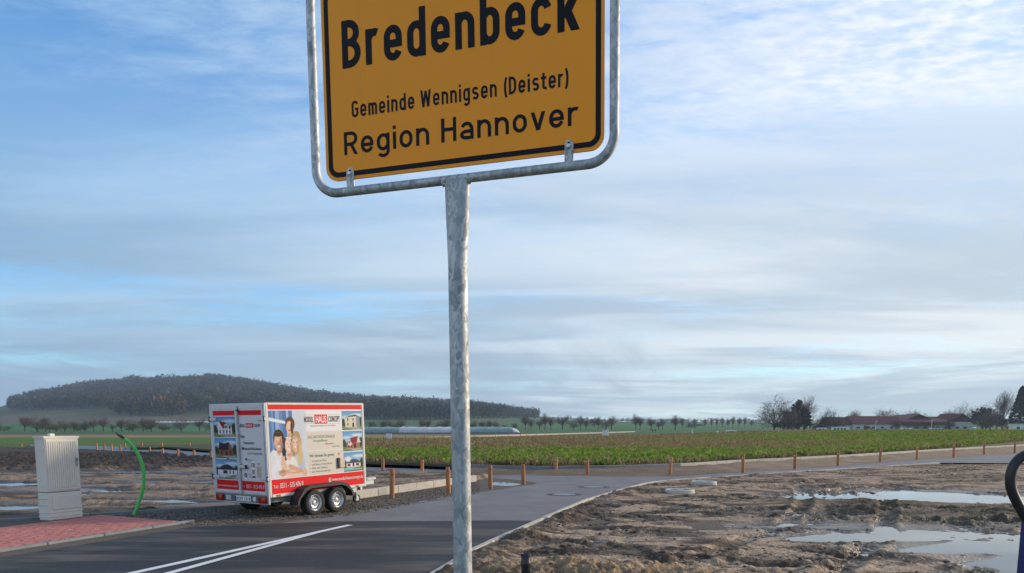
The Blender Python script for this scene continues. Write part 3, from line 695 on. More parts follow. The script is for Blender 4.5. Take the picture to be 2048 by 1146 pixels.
def tree(name, label, px, Y, top, proto, group, wide=1.0, base=None, cat='tree'):
    X = vx(px, Y); z = float(terrain(X, Y)) if base is None else base
    h = CAMH + (858 - top) * Y / F - z
    o = thing(name, label, cat, (X, Y, z), random.uniform(0, 6.28), group); o.scale = (h * wide, h * wide, h)
    for nm, me in zip(('trunk', 'crown'), PROTO[proto]): link(nm, me, None, o)
    return o
LEFT = [(-8, 838, 4, 1.2), (55, 828, 0, .9), (80, 830, 2, 1.0), (96, 831, 0, .95), (118, 845, 4, 1.2), (135, 838, 2, 1.1), (153, 840, 0, 1.0), (175, 837, 2, 1.0), (192, 836, 1, 1.1), (212, 834, 1, 1.0), (230, 847, 1, 1.0), (248, 835, 0, .9), (269, 836, 2, 1.0),
        (290, 834, 1, 1.0), (306, 834, 0, 1.0), (330, 843, 4, 1.4), (366, 834, 2, 1.0), (402, 836, 1, 1.0), (424, 842, 4, 1.0)]
for i, (px_, top, pr, wd) in enumerate(LEFT):
    tree('bare_tree', '%s bare tree from the left in the row under the wooded hill' % ORD[i].capitalize(), px_, 385 + 14 * math.sin(i * 2.3), top - 1, pr, 'bare trees left of the trailer', wd * (1.32 + .22 * math.sin(i * 3.7)))
MID = [(745, 838, 4, 1.3), (770, 836, 0, 1.1), (782, 836, 2, 1.0), (803, 833, 4, 1.1), (845, 834, 0, 1.0), (857, 836, 1, 1.0), (880, 839, 2, 1.2), (895, 833, 0, 1.0), (948, 837, 2, 1.2), (965, 839, 0, 1.1), (979, 836, 0, 1.0), (991, 838, 2, 1.0), (1008, 846, 4, 1.2), (1029, 842, 4, 1.0)]
for i, (px_, top, pr, wd) in enumerate(MID):
    tree('bare_tree', '%s bare tree from the left behind the long tarpaulin-covered heap' % ORD[i].capitalize(), px_, 430 + 16 * math.sin(i * 1.7), top, pr, 'bare trees behind the covered heap', wd)
AVE = [(1050, 829, 1, 1.0), (1062, 836, 0, .9), (1079, 838, 1, 1.0), (1089, 825.5, 1, 1.0), (1101, 834, 3, 1.0), (1124, 829, 1, 1.1), (1147, 837, 2, 1.1), (1161, 830, 1, 1.0), (1171, 838, 3, .9), (1195, 832, 1, 1.1), (1211, 837, 4, 1.0), (1221, 831, 1, 1.0), (1270, 827, 1, 1.1), (1278, 833, 3, 1.0),
       (1300, 834, 1, 1.1), (1315, 841, 0, 1.0), (1323, 836, 3, 1.0), (1348, 829.5, 1, 1.15), (1362, 836, 3, .8)]
for i, (px_, top, pr, wd) in enumerate(AVE):
    tree('avenue_tree', '%s bare tree from the left along the far green field' % ORD[i].capitalize(), px_, 520 + 22 * math.sin(i * 2.9), top - 1, pr, 'bare trees along the far field', wd * (1.2 + .25 * math.sin(i * 4.1)))
AV2 = [(1376, 839, 4, .9), (1386, 836, 1, .9), (1408, 836, 3, .8), (1420, 836, 3, .8), (1431, 834, 3, .8), (1442, 833, 3, .8), (1453, 834, 1, .7), (1463, 831, 3, .8), (1475, 833, 3, .8), (1487, 832, 3, .8), (1500, 836, 1, .8)]
for i, (px_, top, pr, wd) in enumerate(AV2):
    tree('avenue_tree', '%s slender tree from the left in the far avenue beside the big oak' % ORD[i].capitalize(), px_, 640 + 10 * math.sin(i * 2.9), top, pr, 'slender avenue trees', wd)
tree('bare_tree', 'large spreading bare tree at the left end of the farm grove', 1545, 372, 786, 2, 'grove by the long building', 1.12)
tree('bare_tree', 'tall bare crown rising behind the dark ivy-clad tree', 1606, 385, 787, 1, 'grove by the long building', .95)
tree('bare_tree', 'rounded bare tree right of the dark ivy-clad tree', 1648, 368, 812, 2, 'grove by the long building', 1.2)
tree('bare_tree', 'pale small bare tree behind the left wing roof', 1703, 470, 818, 3, 'grove by the long building', 1.1)
tree('bare_tree', 'wide bare tree behind the middle of the red-roofed hall', 1768, 480, 810, 4, 'grove by the long building', 1.3)
tree('bare_tree', 'second wide bare tree behind the middle of the red-roofed hall', 1828, 485, 813, 4, 'grove by the long building', 1.2)
tree('bare_tree', 'bare tree above the gap between both gables of the hall', 1891, 470, 813, 0, 'grove by the long building', 1.0)
tree('bare_tree', 'bare tree rising left of the dark thicket by the spruce', 1926, 465, 802, 2, 'grove by the long building', .95)
tree('bare_tree', 'dense bare tree over the right-hand thicket', 1966, 400, 801, 0, 'grove by the long building', 1.0)
tree('bare_tree', 'bushy bare tree between the spreading tree and the ivy-clad tree', 1572, 366, 806, 4, 'grove by the long building', 1.25)
tree('bare_tree', 'low bushy bare tree under the left wing of the hall', 1668, 364, 826, 4, 'grove by the long building', 1.4)
tree('bare_tree', 'bushy bare tree right of the portable toilet', 1975, 372, 808, 4, 'grove by the long building', 1.2)
tree('birch_tree', 'pale slender birch left of the spruce', 1998, 430, 777, 3, 'grove by the long building', .75)
tree('bare_tree', 'low bare tree standing in front of the red-roofed hall', 1790, 392, 833, 4, 'grove by the long building', 1.1)
tree('bare_tree', 'low bare tree before the right gable of the hall', 1893, 395, 832, 4, 'grove by the long building', 1.0)
def leafy(name, label, px, Y, top, rx, col, kind='bush', n=900, cat='bush', cone=False, base=None):
    X = vx(px, Y); z = float(terrain(X, Y)); h = CAMH + (858 - top) * Y / F - z; rx = rx * Y / F
    o = thing(name, label, cat, (X, Y, z), 0)
    MB().tube([(0, 0, -.3), (.1, 0, h * .35), (0, .1, h * (.95 if cone else .55))], [.28 * (h / 12 + .3), .2 * (h / 12 + .3), .04], 6).build('trunk', BARK, o)
    d = rng.standard_normal((n, 3)); d /= np.linalg.norm(d, axis=1, keepdims=True); d *= rng.random((n, 1)) ** .45
    if cone:
        t = rng.random(n) ** .75; lay = np.floor(t * 13) / 13 + .02 * rng.standard_normal(n); lay = np.clip(lay, 0, 1); rr = rx * (1 - lay) ** .85 * np.sqrt(rng.random(n)); a = rng.random(n) * 6.283
        C = np.stack([rr * np.cos(a), rr * np.sin(a), h * (.08 + .92 * lay) - rr * .22], 1); sz = .55 + .5 * rng.random((n, 1))
    else:
        bl = np.clip(rng.standard_normal((22, 3)), -1.7, 1.7) * np.array([.46, .46, .36]); w = rng.integers(0, 22, n)
        C = (bl[w] + d * (.22 + .22 * rng.random((22, 1)))[w]) * np.array([rx, rx, h * .45]) + np.array([0, 0, h * .53]); C[:, 2] = np.clip(C[:, 2], .1, h * (1 + 0 * C[:, 2])); sz = h * .045 * (.6 + rng.random((n, 1)))
    a = rng.standard_normal((n, 3)); a /= np.linalg.norm(a, axis=1, keepdims=True); b = np.cross(a, rng.standard_normal((n, 3))); b /= np.linalg.norm(b, axis=1, keepdims=True)
    if cone: a = np.stack([C[:, 0], C[:, 1], -.35 * np.hypot(C[:, 0], C[:, 1]) - .05], 1) + .3 * a; a /= np.linalg.norm(a, axis=1, keepdims=True)
    V = np.stack([C + a * sz, C + b * sz * .6, C - a * sz, C - b * sz * .6], 1).reshape(-1, 3)
    cc = np.repeat(np.asarray(col) * (.5 + rng.random((n, 1))), 4, 0)
    npmesh('crown', V, np.arange(n * 4).reshape(-1, 4), mat('leafage', rough=.85, attr='tint', var=0, spec=.2), o, col=cc)
    return o
leafy('ivy_tree', 'dark dense tree with ivy at the grove left of the hall', 1594, 376, 795, 25, (.030, .027, .02), n=2600, cat='tree')
leafy('spruce_tree', 'tall dark green spruce at the right edge of the grove', 2033, 405, 771, 27, (.014, .026, .016), n=3000, cat='tree', cone=True)
for lab, px_, Y_, top_, rx_, c_ in (('dark thicket under the spruce by the white shed', 1988, 398, 826, 22, (.028, .024, .018)), ('brown thicket between portable toilet and birch', 1960, 396, 812, 22, (.034, .027, .022)),
        ('low brown hedge at the foot of the big bare tree', 1562, 370, 836, 34, (.036, .029, .022)), ('low hedge in front of the hall beside the caravan', 1640, 372, 842, 26, (.032, .028, .02)), ('ochre shrub in front of the red-roofed hall', 1731, 380, 848, 8, (.12, .085, .03)),
        ('dark shrub on the far field below the avenue', 1386, 600, 846, 26, (.03, .032, .024))):
    leafy('thicket', lab, px_, Y_, top_, rx_, c_, n=900)
for px_, rx_, top_, lab in ((14, 16, 851, 'brown hedge at the far left under the tree row'), (104, 14, 848, 'brown scrub right of the two tall trees in the left row'), (166, 12, 853, 'low brown scrub under the middle of the left tree row'), (262, 14, 852, 'brown scrub under the trees below the orange wood edge'),
                            (298, 15, 848, 'dense brown scrub under the clustered trees of the left row'), (334, 12, 850, 'brown bush between the clustered trees and the trailer'), (790, 26, 846, 'brown scrub over the left part of the covered heap'), (955, 16, 848, 'brown scrub over the right part of the covered heap')):
    leafy('thicket', lab, px_, 396 if px_ < 500 else 440, top_, rx_, (.055, .042, .036), n=700)
leafy('far_copse', 'dark distant copse on the field behind the far tree row', 1188, 700, 834, 10, (.025, .03, .024), n=700, cat='trees')
leafy('far_copse', 'low distant hedge stretching behind the avenue', 1262, 900, 842, 40, (.035, .036, .03), n=900, cat='hedge')

# ------------------------------------------------------------------ farm hall, vans, far objects
def at(px, Y): X = vx(px, Y); return X, Y, float(terrain(X, Y))
def hz(py, Y): return CAMH + (858 - py) * Y / F
WALLW = mat('hall_wall', (.50, .49, .47), .9, var=.12, scale=.4); ROOF = mat('roof_red', (.105, .032, .034), .9, var=.2, scale=.5, spec=.15); ROOF2 = mat('roof_red_light', (.19, .085, .078), .85, var=.2, scale=.5, spec=.2)
GLASSD = mat('dark_glass', (.03, .035, .04), .25, var=.05); WHITE = mat('white_paint', (.75, .75, .74), .5, var=.06, scale=2); DKWOOD = mat('dark_board', (.06, .035, .03), .9, var=.2)
def building():
    Y0 = 425; x0, _, z0 = at(1655, Y0); x1 = vx(1925, Y0); z0 = float(terrain((x0 + x1) / 2, Y0))
    b = thing('farm_hall', 'long farm hall with dark red roofs and white walls behind the field', 'building', ((x0 + x1) / 2, Y0, z0)); cx = (x0 + x1) / 2
    def X(px): return vx(px, Y0) - cx
    def Z(py): return hz(py, Y0) - z0
    def wing(xa, xb, ya, yb, ze, zr, along, rm, name='wall'):
        MB().box(((xa + xb) / 2, (ya + yb) / 2, ze / 2 - .3), (xb - xa, yb - ya, ze + .6)).build('wall', WALLW, b)
        e = .5; r = MB()
        if along:   # ridge runs left-right
            ym = (ya + yb) / 2
            r.prism([(ya - e, ze - .15), (ym, zr), (yb + e, ze - .15), (yb + e, ze + .1), (ym, zr + .3), (ya - e, ze + .1)], xa - e, xb + e, lambda p, q, h: (h, p, q))
        else:
            xm = (xa + xb) / 2
            r.prism([(xa - e, ze - .15), (xm, zr), (xb + e, ze - .15), (xb + e, ze + .1), (xm, zr + .3), (xa - e, ze + .1)], ya - e, yb + e, lambda p, q, h: (p, h, q))
            MB().prism([(xa, ze - .6), (xb, ze - .6), (xm, zr - .1)], ya - .06, ya + .2, lambda p, q, h: (p, h, q)).build('gable', ROOF, b)
        r.build('roof', rm, b)
    wing(X(1657), X(1702), 2, 16, Z(850), Z(835), True, ROOF)
    wing(X(1703), X(1800), 0, 18, Z(848), Z(833), True, ROOF)
    wing(X(1794), X(1858), -3, 22, Z(843), Z(829.5), False, ROOF2)
    wing(X(1846), X(1900), 1, 17, Z(847), Z(834), True, ROOF)
    wing(X(1893), X(1930), -3, 18, Z(842), Z(828.5), False, ROOF)
    # projecting canopy roofs with lighter tiles
    MB().prism([(-6, Z(844.5)), (-6, Z(844.5) + .2), (-2.9, Z(839) + .2), (-2.9, Z(839))], X(1785), X(1880), lambda p, q, h: (h, p, q)).build('canopy_roof', ROOF2, b)
    MB().box(((X(1785) + X(1880)) / 2, -5.9, Z(847.5)), (X(1880) - X(1785), .2, Z(844.5) - Z(850.5))).build('fascia', ROOF, b)
    for px_, w in ((1664, 2.2), (1675, 2.2), (1690, 1.6), (1712, 2.4), (1726, 2.4), (1742, 2.4), (1760, 2.4), (1778, 2.0), (1805, 3.0), (1822, 3.2), (1840, 3.0), (1856, 2.2), (1872, 2.4), (1888, 1.8), (1903, 2.4), (1918, 2.4)):
        yy = 1.95 if px_ < 1702 else (-.06 if px_ < 1794 else (-3.06 if px_ < 1858 else (.94 if px_ < 1893 else -3.06)))
        w_ = MB().box((X(px_), yy, 2.0), (w, .12, 1.5)).build('window', WHITE, b); MB().box((X(px_), yy - .05, 2.0), (w - .3, .1, 1.2)).build('pane', GLASSD, w_)
building()
def shed():
    x, y, z = at(2046, 380); o = thing('white_shed', 'low white flat-roofed shed at the right edge below the spruce', 'shed', (x, y, z)); h = hz(848, 380) - z
    MB().box((0, 2, h / 2 - .2), (13, 4, h + .4)).build('wall', WHITE, o); MB().box((0, 1.9, h + .12), (13.6, 4.8, .24)).build('roof', mat('shed_roof', (.30, .34, .38), .7), o)
    for k in (-4, -.5, 3): MB().box((k, -.05, h * .5), (1.6, .12, 1.1)).build('window', GLASSD, o)
shed()
def caravan(px, Y, L_, H_, col, label, band=None):
    x, y, z = at(px, Y); o = thing('caravan', label, 'caravan', (x, y, z), 0, 'vehicles parked before the hall')
    pr = [(-L_ / 2, .45), (L_ / 2, .45), (L_ / 2, H_ * .55), (L_ / 2 - .5, H_), (-L_ / 2 + .25, H_), (-L_ / 2, H_ - .3)]
    MB().prism(pr, -1.05, 1.05, lambda p, q, h: (p, h, q)).build('body', mat('caravan_%s' % label[:12], col, .4, var=.05), o)
    if band: MB().box((0, -1.06, H_ * .38), (L_ * .96, .03, H_ * .22)).build('stripe', band, o)
    for k in range(max(2, int(L_ / 1.7))):
        MB().box((-L_ / 2 + .95 + k * 1.55, -1.07, H_ * .68), (1.0, .05, .6)).build('window', GLASSD, o)
    for k in (-L_ * .28, L_ * .28):
        MB().lathe([(.0, -.12), (.3, -.12), (.34, 0), (.3, .12), (0, .12)], (k, -.95, .34), 14, 'Y').build('wheel', mat('tyre', (.02, .02, .021), .85, var=.15), o)
BLUEB = mat('light_blue_band', (.18, .42, .62), .5, var=.05)
caravan(1677, 352, 8.0, 2.5, (.62, .70, .76), 'long white and light blue coach parked left of the hall', BLUEB)
caravan(1640, 356, 4.6, 2.2, (.7, .7, .69), 'small white camper half hidden beneath the round bare tree')
caravan(1758, 358, 5.6, 2.0, (.34, .36, .38), 'grey van parked before the middle of the hall')
caravan(1808, 362, 5.0, 2.2, (.66, .68, .68), 'white van parked before the gable of the hall')
caravan(1866, 360, 5.4, 2.1, (.60, .62, .64), 'pale delivery van right of the gable before the hall')
def toilet():
    x, y, z = at(1942.5, 300); z = max(z, .2); o = thing('portable_toilet', 'light blue portable toilet cabin with white roof by the grove', 'toilet', (x, y, z)); bl = mat('toilet_blue', (.22, .47, .62), .5, var=.06)
    MB().box((0, 0, 1.1), (1.15, 1.15, 2.0), bev=.05).build('cabin', bl, o); MB().lathe([(0, 2.42), (.45, 2.36), (.72, 2.2), (.74, 2.08), (0, 2.08)], (0, 0, 0), 4, cap=False).build('roof', WHITE, o)
    d = MB().box((0, -.6, 1.1), (.8, .05, 1.75)).build('door', mat('toilet_door', (.55, .62, .66), .5), o); MB().box((.28, -.64, 1.1), (.08, .05, .2)).build('handle', GLASSD, d)
    MB().box((0, 0, .06), (1.25, 1.25, .14)).build('skid', DKWOOD, o)
toilet()
for i, (px_, top) in enumerate(((1747, 842), (1858, 841))):
    x, y, z = at(px_, 345); o = thing('lamp_post', ['thin pale lamp post before the left half of the hall', 'thin pale lamp post before the right half of the hall'][i], 'lamp post', (x, y, z), 0, 'lamp posts before the hall'); h = hz(top, 345) - z
    MB().tube([(0, 0, -.2), (0, 0, h)], [.11, .08], 8).build('pole', WHITE, o); MB().box((.3, 0, h + .05), (.8, .22, .14), bev=.04).build('lamp_head', WHITE, o)
def heap():
    Y0 = 300; z0 = float(terrain(0, Y0)); xa = vx(640, Y0); xb = vx(1041, Y0); ht = hz(854, Y0) - z0
    o = thing('covered_heap', 'long storage heap under green and white tarpaulins across the fields', 'heap', ((xa + xb) / 2, Y0, z0)); cx = (xa + xb) / 2
    teal = mat('teal_tarp', (.20, .29, .285), .6, var=.3, scale=.8, bump=.6, bscale=1.5, bdist=.2); wt = mat('white_tarp', (.48, .50, .53), .6, var=.22, scale=.5, bump=.6, bscale=1.5, bdist=.2)
    def run(pa, pb, m):
        a = vx(pa, Y0) - cx; b = vx(pb, Y0) - cx; n = max(4, int((b - a) / .8)); xs = np.linspace(a, b, n); th = np.linspace(0, math.pi, 13)
        X, T = np.meshgrid(xs, th, indexing='ij'); end = np.clip((xb - cx - X) / 3.5, 0, 1) ** .6
        sag = 1 + .22 * fbm((X + 50) / 3, T * 2.5, 4); Yg = -np.cos(T) * 5.2 * np.sign(1) ; Zg = np.sin(T) ** .62 * ht * sag * end - .05
        npmesh('tarpaulin', np.stack([X, Yg, Zg], -1).reshape(-1, 3), gridfaces(*X.shape), m, o, smooth=True)
    run(640, 803, teal); run(803, 930, wt); run(930, 1026, teal); run(1026, 1041, wt)
    MB().box((0, -5.3, .1), (xb - xa, .5, .35), bev=.1).build('earth_edge', mat('dark_soil', (.05, .037, .028), .95, var=.3, scale=.6), o)
heap()
def hill_strip():
    X, Y, z = find_ground(370, 845.5, 420); o = thing('fleece_strip', 'long thin white fleece strip lying on the slope below the wood', 'tarpaulin', (X, Y, z)); L_ = 108 / F * Y
    n = 40; V = []; 
    for i in range(n + 1):
        x = -L_ / 2 + L_ * i / n; zz = float(terrain(X + x, Y)) - z
        for yy, h in ((-2.2, -.1), (-1.4, 1.0), (0, 1.5), (1.4, 1.0), (2.2, -.1)): V.append((x, yy, zz + h * (1 + .25 * math.sin(i * 1.9))))
    npmesh('fleece_cover', V, gridfaces(n + 1, 5), mat('fleece', (.62, .63, .62), .8, var=.1), o, smooth=True)
hill_strip()
def util_box(px, Y, top, w, label, group=None):
    x, y, z = at(px, Y); z = max(z, 0); h = hz(top, Y) - z; o = thing('utility_box', label, 'utility box', (x, y, z), .3, group)
    MB().box((0, 0, h / 2), (w, .42, h), bev=.02).build('body', WHITE, o); MB().box((0, 0, h + .03), (w + .06, .5, .06), bev=.015).build('cap', mat('box_cap', (.60, .61, .62), .5), o); MB().box((0, -.22, h * .55), (w * .84, .03, h * .75)).build('door', mat('box_door', (.66, .66, .65), .5), o)
util_box(779, 100, 867.5, .62, 'pale utility box on the path right behind the trailer')
util_box(1208, 192, 861.5, .95, 'wider of two white boxes far out at the end of the path'); util_box(1213.5, 198, 859.5, .62, 'taller of two white boxes far out at the end of the path')
def far_bits():
    x, y, z = at(1461, 290); o = thing('concrete_trough', 'low white concrete frame with soil heaped inside on the far field', 'concrete frame', (x, y, z))
    pr = [(-2.2, 0), (-2.2, 1.05), (-1.9, 1.35), (1.9, 1.35), (2.2, 1.05), (2.2, 0), (1.8, 0), (1.3, .75), (0, .98), (-1.3, .75), (-1.8, 0)]
    MB().prism(pr, -.4, .4, lambda p, q, h: (p, h, q)).build('frame', WHITE, o); MB().lathe([(1.9, -.1), (1.5, .5), (.8, .8), (0, .9)], (0, .6, 0), 14, cap=False).build('soil_heap', mat('dark_soil', (.05, .037, .028)), o)
    for px_, w, lab in ((1541, 4.2, 'low whitish block wall at the foot of the big bare tree'), (1574, 2.0, 'small pale block with a post by the ivy-clad tree')):
        x, y, z = at(px_, 300); o = thing('block_stack', lab, 'block', (x, y, z))
        for k in range(2):
            for j in range(int(w / 1.0)): MB().box((-w / 2 + .5 + j * 1.0 + .03 * k, 0, .38 + .62 * k), (.97, .6, .6), bev=.03).build('block', CONC, o)
    x, y, z = at(1382.5, 255); o = thing('survey_marker', 'small white marker post alone on the far field', 'marker', (x, y, z)); MB().box((0, 0, .75), (.28, .28, 1.5), bev=.03).build('post', WHITE, o); MB().box((0, 0, 1.6), (.4, .4, .16), bev=.03).build('cap', WHITE, o)
    x, y, z = at(1432.5, 270); o = thing('survey_marker', 'tiny white stub right of the walkers on the far field', 'marker', (x, y, z)); MB().box((0, 0, .5), (.6, .4, 1.0), bev=.04).build('post', WHITE, o); MB().box((0, 0, 1.05), (.5, .3, .1), bev=.03).build('cap', WHITE, o)
far_bits()
def path():
    pts = [gp(640, 887.5), gp(700, 885), gp(800, 881), gp(900, 877), gp(1000, 873), gp(1100, 869.5), gp(1190, 867), gp(1270, 865)]
    for i, (a, b) in enumerate(zip(pts[:-1], pts[1:])): pass
    z0 = .06
    V = []; P = [Vector((*p, 0)) for p in pts]
    for i, p in enumerate(P):
        t = (P[min(i + 1, len(P) - 1)] - P[max(i - 1, 0)]).normalized(); n = Vector((t.y, -t.x, 0))
        zz = float(terrain(p.x, p.y)) + .05
        for o_, h in ((0, -.2), (.01, .34), (.35, .34), (.5, .06), (4.5, .06), (4.6, -.3)): V.append((p.x - n.x * o_, p.y - n.y * o_, zz + h))
    o = npmesh('far_path', V, gridfaces(len(P), 6), mat('pale_path', (.34, .31, .26), .9, var=.15, scale=.6, coords='World')); tag(o, kind='structure')
    # dark ridge of spoil in front of the path
    ys = [gp(640, 890), gp(760, 888), gp(900, 887), gp(1000, 887), (7.6, 93), (13, 96)]; ys = np.array(ys); L_ = np.linspace(0, len(ys) - 1, 160); cx_ = np.interp(L_, np.arange(len(ys)), ys[:, 0]); cy_ = np.interp(L_, np.arange(len(ys)), ys[:, 1])
    off = np.linspace(-1.6, 1.6, 11); X = np.repeat(cx_[:, None], 11, 1); Y = cy_[:, None] + off[None]; Z = .1 + (.22 + .2 * np.clip(fbm(X / 1.5, Y / 1.5, 3), -.5, 1)) * (1 - (off / 1.6) ** 2)[None] * sstep(0, 8, 160 - np.arange(160))[:, None]
    Z += field_z(X, Y) - .22 + .04
    col = np.tile(np.array([.038, .028, .022, 0]), (X.size, 1))
    tag(npmesh('spoil_ridge', np.stack([X, Y, Z], -1).reshape(-1, 3), gridfaces(*X.shape), MUD, col=col, smooth=True), kind='structure')
path()

# ------------------------------------------------------------------ wooden bollards
WOODM = [mat('bollard_wood_%d' % i, c, .8, var=.28, scale=5, var2=.15, scale2=25, stretch=(6, 6, .7), bump=.4, bscale=20, bdist=.004) for i, c in enumerate([(.44, .185, .066), (.38, .155, .060), (.32, .14, .065)])]
REFL_R = mat('red_reflector', (.55, .02, .03), .3, var=0); REFL_W = mat('white_reflector', (.8, .8, .8), .3, var=0)
_b = MB().lathe([(.066, -.25), (.066, .0), (.064, .70), (.052, .735), (0, .738)], n=18, cap=False); _bo = _b.build('bollard_master', WOODM[0], smooth=True); BMESH = [_bo.data]
for mm in WOODM[1:]:
    c = _bo.data.copy(); c.materials.clear(); c.materials.append(mm); BMESH.append(c)
bpy.data.objects.remove(_bo)
_r = MB().lathe([(.0, 0), (.022, 0), (.022, -.012), (0, -.016)], axis='Y', n=14, cap=False); _ro = _r.build('reflector_master', REFL_R); RR_ = _ro.data; RW_ = RR_.copy(); RW_.materials.clear(); RW_.materials.append(REFL_W); bpy.data.objects.remove(_ro)
def bollard(x, y, z, label, group, refl=None, h=1.0):
    o = link('wooden_bollard', random.choice(BMESH), None); tag(o, label, 'bollard', group); o.location = (x, y, z); o.scale = (1, 1, h); o.rotation_euler = (random.uniform(-.025, .025), random.uniform(-.03, .03), random.uniform(0, .3))
    if refl:
        c = link('reflector', RR_ if refl == 'r' else RW_, None, o); a = math.atan2(-x, y) * .4 + (.6 if refl == 'r' else -.5); a -= o.rotation_euler.z; c.location = (math.sin(-a) * .062 * -1, -math.cos(a) * .062, .60); c.rotation_euler = (0, 0, a)
    return o
for px_, py_, top, r_, lab in ((784, 996, 937, 'r', 'nearest wooden bollard at the front of the trailer'), (897, 986, 934, 'r', 'wooden bollard just left of the sign pole'), (981, 977, 930, 'r', 'wooden bollard right of the sign pole by the puddle'), (1047, 968.5, 928, 'r', 'wooden bollard at the tip of the gravel strip'),
        (766, 945.5, 918, None, 'left of two wooden bollards on the side road behind the trailer'), (844, 949, 920, 'r', 'right of two wooden bollards on the side road behind the trailer')):
    x, y = gp(px_, py_); bollard(x, y, 0, lab, 'bollards round the side road', r_, ((py_ - top) / F * y) / .738)
for i, (px_, py_, top) in enumerate(((1112, 945, 914), (1175, 949, 917), (1340, 949.5, 914), (1486, 946, 908.5), (1589.5, 938.5, 905), (1675.5, 932, 901), (1760, 924, 894), (1833.6, 919.5, 890), (1907, 915, 885), (1968, 910, 883), (2029, 906.5, 880))):
    x, y = gp(px_, py_); bollard(x, y, 0, '%s wooden bollard from the left along the verge of the green field' % ORD[i].capitalize(), 'bollards along the field verge', 'w', ((py_ - top) / F * y) / .738)
for i, (px_, py_, top) in enumerate(((43.5, 897, 887), (194, 901, 887), (209, 903, 888), (224, 904, 888), (241, 905, 889), (251, 898, 886), (284, 898, 884), (300, 913, 894), (325, 898, 884.5), (326.5, 916, 897), (356.5, 919, 898), (380, 896, 885), (389, 922, 900), (423, 925, 902))):
    x, y = gp(px_, py_); bollard(x, y, 0, '%s wooden bollard from the left on the side road left of the trailer' % ORD[i].capitalize(), 'bollards on the side road left of the trailer', None, ((py_ - top) / F * y) / .738)
for i, px_ in enumerate((744, 767, 790, 811, 849, 867, 885, 950, 978, 991, 1017, 1041, 1053, 1073, 1090, 1100, 1107, 1118, 1130, 1142, 1155, 1176, 1194, 1232, 1254)):
    py_ = np.interp(px_, [700, 900, 1100, 1190, 1270], [886.2, 878.2, 870.4, 867.5, 865.3]); x, y = gp(px_, py_)
    bollard(x, y, float(terrain(x, y)), '%s bollard from the left along the far pale path' % ORD[i].capitalize(), 'bollards along the far path', None, 1.25 if y > 150 else 1.1)
for i, (px_, top) in enumerate(((1986, 858), (2002, 859), (2010, 856.5), (2043, 861))):
    Y_ = 105; x = vx(px_, Y_); z = float(field_z(np.array(x), np.array(Y_))) ; bollard(x, Y_, z, '%s of the four far bollards at the crest of the field on the right' % ORD[i].capitalize(), 'bollards on the field crest', None, 1.15)

